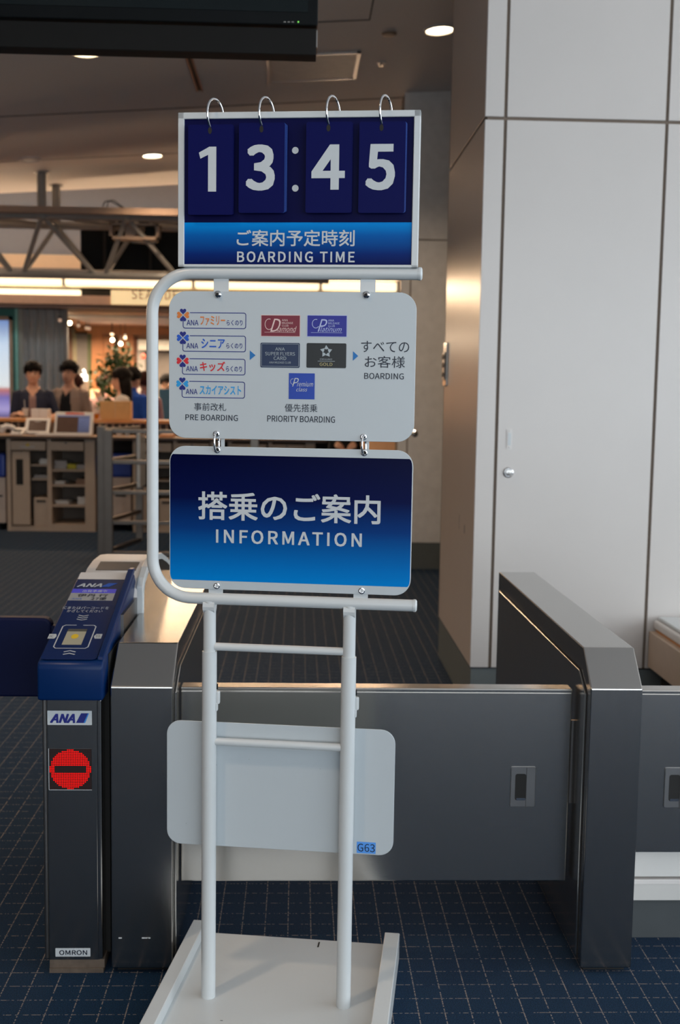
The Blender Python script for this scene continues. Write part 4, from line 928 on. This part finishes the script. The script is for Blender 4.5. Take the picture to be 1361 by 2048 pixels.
stack(105, 129, 939, .085, pg, 'grey paper stack at the left of the top shelf'); stack(130.5, 148, 939, .05, py_, 'yellow pad on the top shelf'); stack(150, 168, 939, .045, pg, 'flat grey folder at the right of the top shelf')
stack(105.5, 126, 969.5, .03, pw, 'low white papers on the second wide shelf'); stack(149, 168, 969.5, .055, mat('glossy_bag', srgb(150, 120, 100), .25), 'glossy bundle on the second wide shelf', 'bundle')
stack(106, 132, 1010, .035, pw, 'low white papers on the third wide shelf'); stack(151, 168, 1010, .075, pw, 'tall white paper stack on the third wide shelf')
cabinet('beige service cabinet behind the steel railing, right of the second blue-topped cart', 266)
cabinet('beige service cabinet behind the hanging signs, at the right end of the worktop', 456)
def cart(px0, px1, label):
    Y = 11.82; x0, x1 = at(px0, 980, Y).x, at(px1, 980, Y).x; zz = lambda p: at((px0 + px1) / 2, p, Y).z
    t = thing('service_cart', label, 'cart', ((x0 + x1) / 2, Y + .25, 0), group='blue-topped carts under the counter')
    bl = mat('blue_vinyl', srgb(52, 78, 170), .3, coat=.2)
    link('body', bx(x0 + .01, x1 - .005, Y + .02, Y + .5, .07, zz(955), bev=.008), mat('cart_white', srgb(215, 195, 180), .45), t)
    link('cover', bx(x0, x1, Y, Y + .5, zz(955), zz(907), bev=.03, seg=3), bl, t)
    link('door_panel', bx(x0 + .12, x1 - .09, Y + .012, Y + .02, .14, zz(968), bev=.004), MATS['cart_white'], t); link('pull', bx(x0 + .19, x0 + .30, Y + .006, Y + .012, zz(993), zz(990)), M['dark'], t)
    for dx in (.05, x1 - x0 - .06):
        for dy in (.08, .42): link('castor', B().lathe([(.034, 0), (.034, .022)], (x0 + dx, Y + dy, .035), 12, axis=0).me(), M['black'], t)
cart(193, 263, 'cream cart with a rounded blue top behind the steel railing')
cart(-55, 11, 'cream cart with a rounded blue top at the left edge')

# things on the worktop and ledge
def terminal(px0, py0, px1, py1, Y, label, screens):
    x0, x1, z0, z1 = rect(px0, py0, px1, py1, Y); zb = .9785; z0 = max(z0, .986)
    t = thing('terminal_screen', label, 'monitor', ((x0 + x1) / 2, Y + .08, zb), group='screens on the service counter')
    lean = .10
    bz = link('bezel', B().prism([(Y, z0), (Y + .045, z0), (Y + .045 + lean, z1), (Y + lean, z1)], x0, x1, axis=0, bev=.006).me(), M['cream'], t)
    H_ = z1 - z0
    for a, b_, c_, d_, m in screens:
        w_ = x1 - x0; za, zb2 = z0 + H_ * c_, z0 + H_ * d_
        ya, yb = Y + lean * c_ - .0015, Y + lean * d_ - .0015
        link('screen_area', B().poly([(x0 + w_ * a, ya, za), (x0 + w_ * b_, ya, za), (x0 + w_ * b_, yb, zb2), (x0 + w_ * a, yb, zb2)]).me(), m, bz)
    link('foot', bx((x0 + x1) / 2 - .09, (x0 + x1) / 2 + .09, Y + .02, Y + .2, zb, zb + .02), M['cream'], t)
    link('neck', bx((x0 + x1) / 2 - .03, (x0 + x1) / 2 + .03, Y + .075, Y + .115, zb + .01, z0 + .12), M['cream'], t)
sb = mat('screen_brown', srgb(95, 76, 68), .2); sl_ = mat('screen_blue', srgb(120, 135, 185), .2, emit=srgb(120, 135, 185), estr=.12); rs = mat('red_strip', srgb(190, 52, 42), .4, emit=srgb(190, 52, 42), estr=.1)
terminal(48, 837, 97, 866, 11.98, 'small cream-framed screen beside the counter telephone', [(.14, .88, .14, .86, sb)])
terminal(107, 825, 184, 872, 11.90, 'larger cream-framed screen with a red strip and blue panel', [(.06, .92, .10, .80, sb), (.62, .92, .10, .78, sl_), (.06, .92, .80, .86, MATS['screen_blue']), (.27, .76, .90, .985, rs)])
t = thing('keyboard', 'cream keyboard in front of the counter screens', 'keyboard', (at(126, 870, 11.8).x, 11.82, .978))
kx0, kx1 = at(73, 870, 11.8).x, at(181, 870, 11.8).x
link('base', bx(kx0, kx1, 11.75, 11.87, .978, .996, bev=.004), M['cream'], t)
for r in range(3):
    for k in range(14): link('key', bx(kx0 + .015 + k * (kx1 - kx0 - .03) / 14, kx0 + .011 + (k + 1) * (kx1 - kx0 - .03) / 14, 11.762 + r * .033, 11.788 + r * .033, .996, 1.003), M['trim'], t)
t = thing('telephone', 'cream desk telephone at the left end of the counter', 'telephone', (at(24, 868, 11.85).x, 11.9, .978))
x0, x1, z0, z1 = rect(22, 852, 46, 871, 11.85)
link('base', B().prism([(11.80, .978), (12.02, .978), (12.02, 1.05), (11.80, 1.0)], x0, x1, axis=0, bev=.008).me(), M['cream'], t)
hx0 = at(2, 860, 11.85).x; smooth_by_angle(link('handset', B().tube([(hx0, 11.86, 1.0), (hx0 + .02, 11.86, 1.05), (hx0 + .06, 11.87, 1.068), (hx0 + .11, 11.89, 1.05), (hx0 + .125, 11.9, 1.0)], [.03, .036, .026, .03, .026], 10).me(), M['cream'], t))
link('keypad', bx(x0 + .03, x1 - .02, 11.84, 11.96, 1.012, 1.036), M['truss'], t)
def cyl(name, px, pyb, pyt, w, Y, m, label, cat, zb, prof=None):
    c = at(px, pyb, Y); h = at(px, pyt, Y).z - c.z; r = w / 2
    return solo(name, B().lathe([(r * .8, 0), (r, h * .96), (r * 1.04, h), (r * .9, h), (r * .85, h * .94)], (c.x, Y, zb), 16).me(), m, label, cat, smooth=False)
cyl('paper_roll', 255, 876, 866, .055, 12.0, M['ltr'], 'white paper roll on the worktop behind the railing', 'paper roll', .978)
cyl('paper_cup', 239, 876, 867, .07, 12.0, M['cream'], 'cream cup beside the white paper roll', 'cup', .978)
solo('letter_tray', B().box(at(320, 870, 11.9).x, at(350, 870, 11.9).x, 11.8, 12.05, .978, .99).box(at(322, 870, 11.9).x, at(348, 870, 11.9).x, 11.82, 12.04, .99, 1.006).me(), M['wood'], 'shallow wooden tray on the worktop beside the frame tube', 'tray')
LZ = 1.136
def ledge_box(px0, px1, pyt, Y, d, m, name, label, cat):
    x0, x1 = at(px0, 830, Y).x, at(px1, 830, Y).x; zt = at((px0 + px1) / 2, pyt, Y).z
    t = thing(name, label, cat, ((x0 + x1) / 2, Y + d / 2, LZ))
    link('carton', bx(x0, x1, Y, Y + d, LZ, zt, bev=.003, seg=1), m, t); link('flap_seam', bx((x0 + x1) / 2 - .002, (x0 + x1) / 2 + .002, Y - .001, Y + d, LZ + .01, zt + .001), M['cab'], t)
ledge_box(62, 96, 818, 12.45, .15, M['cream'], 'white_carton', 'small white carton on the wooden ledge in front of the man in navy', 'box')
ledge_box(200, 261, 802.5, 12.48, .16, mat('kraft_card', srgb(205, 160, 105), .7), 'kraft_carton', 'tan cardboard box on the ledge in front of the long-haired woman', 'box')
c = at(193.5, 830, 12.5)
t = thing('iced_tea_cup', 'clear cup half full of amber tea beside the tan box', 'cup', (c.x, 12.5, LZ))
link('tea', B().lathe([(.026, .002), (.029, .06)], (c.x, 12.5, LZ), 14).me(), mat('amber_tea', srgb(190, 110, 25), .2), t); link('cup_rim', B().lathe([(.030, .06), (.034, .108), (.032, .108), (.028, .06)], (c.x, 12.5, LZ), 14).me(), mat('clear_plastic', (.75, .68, .62), .2), t)

# ------------------------------------------------------------------ steel queue railing
RS = mat('railing_steel', (.24, .21, .185), .4, 1., var=.05, scale=10)
rl = thing('steel_railing', 'steel corner railing with five horizontal bars in front of the counter', 'railing', (-1.6, 10.5, 0))
zq = at(210, 853, 10.05).z
link('post', bx(-1.765, -1.70, 10.10, 10.16, 0, zq, bev=.003), RS, rl); link('post', bx(-1.695, -1.625, 10.03, 10.09, 0, zq - .03, bev=.003), RS, rl)
link('post', bx(-1.56, -1.495, 11.02, 11.09, 0, zq - .06, bev=.003), RS, rl); link('post', bx(-.42, -.35, 10.03, 10.09, 0, zq - .03, bev=.003), RS, rl)
for py in (862, 924, 985, 1045, 1107):
    z_ = at(240, py, 10.06).z; link('bar', bx(-1.625, -.42, 10.045, 10.075, z_ - .018, z_ + .018, bev=.004), RS, rl)
    link('bar', B().prism([(-1.72, 10.16), (-1.685, 10.16), (-1.505, 11.02), (-1.54, 11.02)], z_ - .018, z_ + .018, axis=2).me(), RS, rl)
x0, x1 = at(283, 900, 10.9).x, at(289, 900, 10.9).x
link('side_plate', bx(x0, x1, 10.6, 11.0, at(285, 970, 10.9).z, at(285, 865, 10.9).z), M['white_paint'], rl)

# ------------------------------------------------------------------ people beyond the counter
def loft(rings, n=18):
    """rings (cx, cy, z, rx, ry) -> closed bmesh tube"""
    b = bmesh.new(); rr = []
    for cx, cy, z, rx, ry in rings:
        rr.append([b.verts.new((cx + rx * math.cos(2 * PI * k / n), cy + ry * math.sin(2 * PI * k / n), z)) for k in range(n)])
    for A, C_ in zip(rr, rr[1:]):
        for k in range(n): b.faces.new((A[k], A[(k + 1) % n], C_[(k + 1) % n], C_[k]))
    b.faces.new(rr[0][::-1]); b.faces.new(rr[-1])
    return b
SKIN = mat('skin', srgb(222, 168, 138), .5, var=.04); HAIRB = mat('black_hair', srgb(22, 17, 15), .7, var=.2, scale=60, spec=.15); HAIRR = mat('brown_hair', srgb(80, 44, 34), .7, var=.2, scale=60, spec=.15)
LIP = mat('lips', srgb(170, 95, 85), .5); EYEM = mat('dark_eye', srgb(30, 22, 20), .3)
def person(loc, h, rz, label, top, inner=None, legs='trouser', hair=HAIRB, style='short', arms=('down', 'down'), sleeve=1., face=True, voxel=.013, iw=.045):
    x, y = loc
    t = thing('person', label, 'person', (x, y, 0), group=None, rz=rz)
    S = Matrix.Translation((x, y, 0)) @ Matrix.Rotation(rz, 4, 'Z') @ Matrix.Scale(h / 1.75, 4)
    bb = B()
    bb._add(loft([(0, 0, .80, .10, .08), (0, 0, .86, .165, .115), (0, 0, .95, .172, .118), (0, 0, 1.08, .150, .102), (0, -.005, 1.22, .170, .115), (0, 0, 1.34, .182, .115), (0, .012, 1.42, .165, .088), (0, .015, 1.455, .10, .066), (0, .008, 1.49, .060, .058), (0, 0, 1.53, .054, .056), (0, -.006, 1.56, .052, .06)]))
    bb._add(loft([(0, -.045, 1.515, .025, .028), (0, -.032, 1.53, .048, .062), (0, -.018, 1.565, .062, .082), (0, -.008, 1.61, .072, .094), (0, 0, 1.65, .076, .098), (0, .004, 1.69, .070, .090), (0, .004, 1.725, .048, .064), (0, .004, 1.745, .018, .024)]))
    bb.tube([(0, -.10, 1.635), (0, -.118, 1.595), (0, -.105, 1.585)], [.009, .015, .012], 8)
    for s in (-1, 1): bb.ball((s * .077, .008, 1.612), .022, 8, sx=.4, sy=.8, sz=1.4)
    segs = [((0, 0, .88), (0, 0, 1.08), .15, 'top'), ((0, 0, 1.08), (0, 0, 1.40), .16, 'top'), ((0, .01, 1.49), (0, -.01, 1.72), .07, 'skin'), ((-.15, .01, 1.40), (.15, .01, 1.40), .06, 'top')]
    for s, pose in zip((-1, 1), arms):
        sh = Vector((s * .178, .012, 1.40))
        if pose == 'down': el, wr = Vector((s * .235, .03, 1.12)), Vector((s * .245, -.04, .88))
        elif pose == 'fwd': el, wr = Vector((s * .225, -.02, 1.14)), Vector((s * .14, -.26, 1.17))
        elif pose == 'wide': el, wr = Vector((s * .27, -.02, 1.15)), Vector((s * .20, -.24, 1.14))
        elif pose == 'waist': el, wr = Vector((s * .25, -.01, 1.15)), Vector((s * .09, -.20, 1.02))
        else: el, wr = Vector((s * .20, -.10, 1.16)), Vector((s * .08, -.24, 1.40))
        d = (wr - el).normalized(); pm = wr + d * .09
        bb.tube([sh - Vector((s * .03, 0, 0)), sh, sh.lerp(el, .5), el, el.lerp(wr, .35), wr], [.058, .060, .050, .044, .042, .029], 12)
        bb.tube([wr - d * .02, wr + d * .03, pm], [.027, .038, .034], 10)
        sd_ = d.cross(Vector((0, 0, 1)) if abs(d.z) < .9 else Vector((0, -1, 0))).normalized(); cu_ = sd_.cross(d).normalized(); cu_ = -cu_ if cu_.z > 0 else cu_
        for k, ln in enumerate((.070, .080, .076, .060)):
            p0 = pm + sd_ * (.027 - .018 * k) - d * .012; p1 = p0 + d * ln * .55 + cu_ * .008; p2 = p1 + d * ln * .35 + cu_ * .022
            bb.tube([p0, p1, p2], [.0105, .0100, .0085], 8)
        p0 = wr + d * .03 + sd_ * .03 * (1 if s < 0 else -1); bb.tube([p0, p0 + d * .03 + sd_ * .022 * (1 if s < 0 else -1), p0 + d * .06 + sd_ * .026 * (1 if s < 0 else -1)], [.013, .012, .010], 8)
        mid = sh.lerp(el, min(1, sleeve * 2)); segs.append((sh, mid, .055, 'top'))
        if sleeve < .5: segs.append((mid, el, .047, 'skin')); segs.append((el, pm + d * .09, .035, 'skin'))
        else:
            cuff = el.lerp(wr, (sleeve - .5) * 2); segs.append((el, cuff, .043, 'top')); segs.append((cuff, pm + d * .09, .033, 'skin'))
    for s in (-1, 1):
        bb.tube([(s * .085, 0, .92), (s * .095, 0, .70), (s * .095, -.012, .48), (s * .095, .015, .28), (s * .095, .025, .085)], [.095, .085, .062, .055, .042], 12)
        bb.tube([(s * .095, .06, .045), (s * .098, -.03, .045), (s * .103, -.15, .030)], [.040, .045, .032], 10)
        segs += [((s * .088, 0, .84), (s * .095, 0, .10), .07, 'legs'), ((s * .095, .06, .04), (s * .103, -.15, .03), .04, 'shoe')]
    tmp = bb.me(); ob_ = bpy.data.objects.new('tmp_body', tmp); COL.objects.link(ob_)
    md = ob_.modifiers.new('r', 'REMESH'); md.mode = 'VOXEL'; md.voxel_size = voxel
    sm = ob_.modifiers.new('s', 'SMOOTH'); sm.factor = .5; sm.iterations = 3
    me = bpy.data.meshes.new_from_object(ob_.evaluated_get(bpy.context.evaluated_depsgraph_get())); bpy.data.objects.remove(ob_); bpy.data.meshes.remove(tmp)
    me.materials.clear(); keys = ['skin', 'top', 'inner', 'legs', 'shoe']
    mm = {'skin': SKIN, 'top': top, 'inner': inner or top, 'legs': mat('dark_trousers', srgb(40, 40, 48), .7), 'shoe': M['black']}
    for k in keys: me.materials.append(mm[k])
    sv = [(Vector(a), Vector(b_), r, l_) for a, b_, r, l_ in segs]
    for p in me.polygons:
        c = p.center; best = 9
        for a, b_, r, l_ in sv:
            ab = b_ - a; k = max(0, min(1, (c - a).dot(ab) / ab.length_squared)); dd = (c - a - ab * k).length - r
            if dd < best: best = dd; lab = l_
        if lab == 'skin' and c.z < 1.45 and abs(c.x) < .12 and c.y > -.06 and c.z > 1.3: lab = 'top'
        if lab == 'top' and inner is not None and c.y < -.02 and abs(c.x) < iw * (.55 + 1.3 * max(0, 1.45 - c.z)) and c.z > .9: lab = 'inner'
        if lab in ('top', 'inner') and c.y < .01 and c.z > 1.365 and abs(c.x) < (c.z - 1.365) * .75: lab = 'skin'
        p.material_index = keys.index(lab); p.use_smooth = True
    me.transform(S); body = link('body', me, None, t)
    def add(name, b_, m): me2 = b_.me(); me2.transform(S); return link(name, me2, m, t, smooth=True)
    if face:
        for s in (-1, 1): add('eye', B().ball((s * .031, -.087, 1.636), .010, 8, sx=1.5, sz=.6), EYEM); add('eyebrow', B().tube([(s * .016, -.098, 1.656), (s * .034, -.094, 1.660), (s * .050, -.082, 1.655)], .004, 6), hair)
        add('mouth', B().tube([(-.022, -.088, 1.562), (0, -.096, 1.560), (.022, -.088, 1.562)], .006, 6), LIP)
    hb = bmesh.new(); bmesh.ops.create_uvsphere(hb, u_segments=22, v_segments=14, radius=1)
    rnd = random.Random(int(abs(x) * 1000))
    for v in hb.verts:
        n_ = v.co.copy(); f = 1 + rnd.uniform(-.05, .07)
        v.co = Vector((n_.x * .101 * f, n_.y * .120 * f + .008, 1.674 + n_.z * .108 * f))
    lim = 1.668
    bmesh.ops.delete(hb, geom=[v for v in hb.verts if (v.co.y < -.05 and v.co.z < lim - .012 + rnd.uniform(-.016, .014)) or v.co.z < (1.585 if v.co.y > .03 else 1.615)], context='VERTS')
    bmesh.ops.solidify(hb, geom=hb.faces[:], thickness=.012)
    hm = B(); hm._add(hb)
    for k in range(46 if style != 'long' else 16):        # loose tufts that break the outline and the fringe
        a, e = rnd.uniform(0, 2 * PI), rnd.uniform(.05, 1.25)
        e = max(e, .45) if math.sin(a) < -.3 else e; p = Vector((.094 * math.cos(a) * math.cos(e), .112 * math.sin(a) * math.cos(e) + .008, 1.66 + .10 * math.sin(e)))
        o_ = Vector((math.cos(a) * .5, math.sin(a) * .5, rnd.uniform(-.9, .5))).normalized() * rnd.uniform(.022, .045)
        hm.tube([p - o_ * .3, p + o_ * .4, p + o_], [.017, .013, .003], 6)
    for k in range(9 if style != 'long' else 5):
        xx = -.075 + .15 * k / (8 if style != 'long' else 4); hm.tube([(xx * .9, -.085 + abs(xx) * .45, 1.70), (xx, -.106 + abs(xx) * .5, 1.678), (xx * 1.05, -.104 + abs(xx) * .5, 1.656 + rnd.uniform(-.008, .012))], [.018, .014, .004], 6)
    if style == 'long':
        for s in (-1, 1): hm._add(loft([(s * .062, .02, 1.22, .020, .03), (s * .066, .035, 1.38, .032, .045), (s * .064, .045, 1.48, .040, .060), (s * .062, .040, 1.56, .040, .070), (s * .058, .030, 1.66, .038, .075)], 10))
        hm._add(loft([(0, .085, 1.12, .06, .02), (0, .090, 1.25, .085, .03), (0, .085, 1.40, .092, .04), (0, .075, 1.52, .088, .05), (0, .05, 1.66, .085, .06)], 14))
    add('hair', hm, hair)
    return t
navy_s, inn1 = mat('navy_shirt', srgb(34, 40, 62), .8, var=.1, scale=40), mat('dusty_pink_tee', srgb(150, 118, 112), .8)
bej, blk = mat('beige_jacket', srgb(176, 150, 132), .8, var=.05), mat('black_top', srgb(12, 12, 14), .8)
c = at(66, 750, 13.2); person((c.x, 13.2), 1.74, .15, 'person in an open navy short-sleeved shirt standing behind the ledge', navy_s, inn1, arms=('fwd', 'wide'), sleeve=.42, voxel=.011, iw=.052)
cm = at(52, 812, 12.93); t = thing('straw_cup', 'clear cup with a straw held by the person in navy', 'cup', (cm.x, 12.93, 1.14))
link('cup', B().lathe([(.028, 0), (.036, .09), (.034, .09), (.026, .004)], (cm.x, 12.9, 1.145), 14).me(), MATS['clear_plastic'], t); link('straw', B().tube([(cm.x, 12.9, 1.16), (cm.x - .012, 12.9, 1.33)], .004, 6).me(), M['ltr'], t)
c = at(135, 750, 13.6); person((c.x + .02, 13.6), 1.765, -.25, 'person in a beige jacket over a black top standing behind the counter screen', bej, blk, arms=('down', 'down'), voxel=.011, iw=.085)
c = at(243, 760, 13.0); person((c.x, 13.0), 1.68, -1.35, 'long-haired person in a white cardigan seen in profile behind the tan box', mat('white_cardigan', srgb(215, 205, 195), .8), style='long', arms=('waist', 'up'), voxel=.011)
c = at(266, 760, 13.7); person((c.x, 13.7), 1.70, 2.6, 'person in a bright blue shirt with their back turned beside the white cardigan', mat('bright_blue_shirt', srgb(40, 96, 200), .8), arms=('down', 'down'), face=False, sleeve=.45)
c = at(206, 766, 16.0); person((c.x, 16.0), 1.63, 2.9, 'brown-haired person in pink farther back in the shop', mat('pink_top', srgb(200, 150, 145), .8), hair=HAIRR, face=False, voxel=.016)
c = at(153, 758, 14.5); person((c.x, 14.45), 1.62, 3.0, 'brown-haired person half hidden behind the beige jacket', mat('cream_top', srgb(215, 190, 175), .8), hair=HAIRR, face=False, voxel=.016)
c = at(290, 752, 14.35); person((c.x, 14.35), 1.66, 2.9, 'person in a striped pink shirt behind the white frame tube', mat('striped_pink', srgb(190, 140, 135), .8, var=.25, scale=8, grain=(10, 1, 1)), hair=HAIRR, face=False, voxel=.016)
c = at(334, 755, 15.6); person((c.x, 15.6), 1.66, .4, 'person in a grey-beige shirt seen between the frame tube and the order sign', mat('grey_beige', srgb(165, 155, 142), .8), voxel=.016)
c = at(690, 880, 11.0); person((c.x, 11.0), 1.68, .0, 'person in black with folded hands, visible in the gap between the hanging signs', blk, arms=('waist', 'waist'), sleeve=.97, voxel=.013)
# small shop furnishings
x0, x1 = at(318, 790, 15.0).x, at(352, 790, 15.0).x
t = thing('blue_partition', 'low blue partition between the frame tube and the order sign', 'partition', ((x0 + x1) / 2, 15.0, 0))
link('panel', bx(x0, x1, 15.0, 15.06, .10, at(330, 778, 15).z, bev=.004), mat('teal_blue_panel', srgb(72, 128, 150), .6), t); link('foot', bx(x0, x1, 14.9, 15.16, 0, .10), M['truss'], t)
x0, x1 = at(181, 790, 16.6).x, at(197, 790, 16.6).x
t = thing('display_case', 'lit food display case at the back of the shop', 'display case', ((x0 + x1) / 2, 16.75, 0))
link('base', bx(x0, x1, 16.6, 16.9, 0, at(186, 797, 16.6).z), mat('case_grey', srgb(120, 108, 104), .5), t); link('lit_case', bx(x0, x1, 16.6, 16.9, at(186, 797, 16.6).z, at(186, 779, 16.6).z), mat('case_glow', (.9, .6, .35), .4, emit=(1, .62, .30), estr=.7), t)
c = at(168, 762, 16.7)
t = thing('white_lamp', 'small white lamp with a pointed shade beyond the beige jacket', 'lamp', (c.x, 16.7, 0))
glw = mat('white_lamp_glow', (1, 1, 1), .5, emit=(.95, .97, 1), estr=1.3)
link('shade', B().lathe([(.055, 0), (.055, .085), (.028, .095), (.028, .13), (.010, .17)], (c.x, 16.7, c.z), 16).me(), glw, t); link('stand', bx(c.x - .06, c.x + .06, 16.64, 16.76, 0, c.z), M['cab_dark'], t)
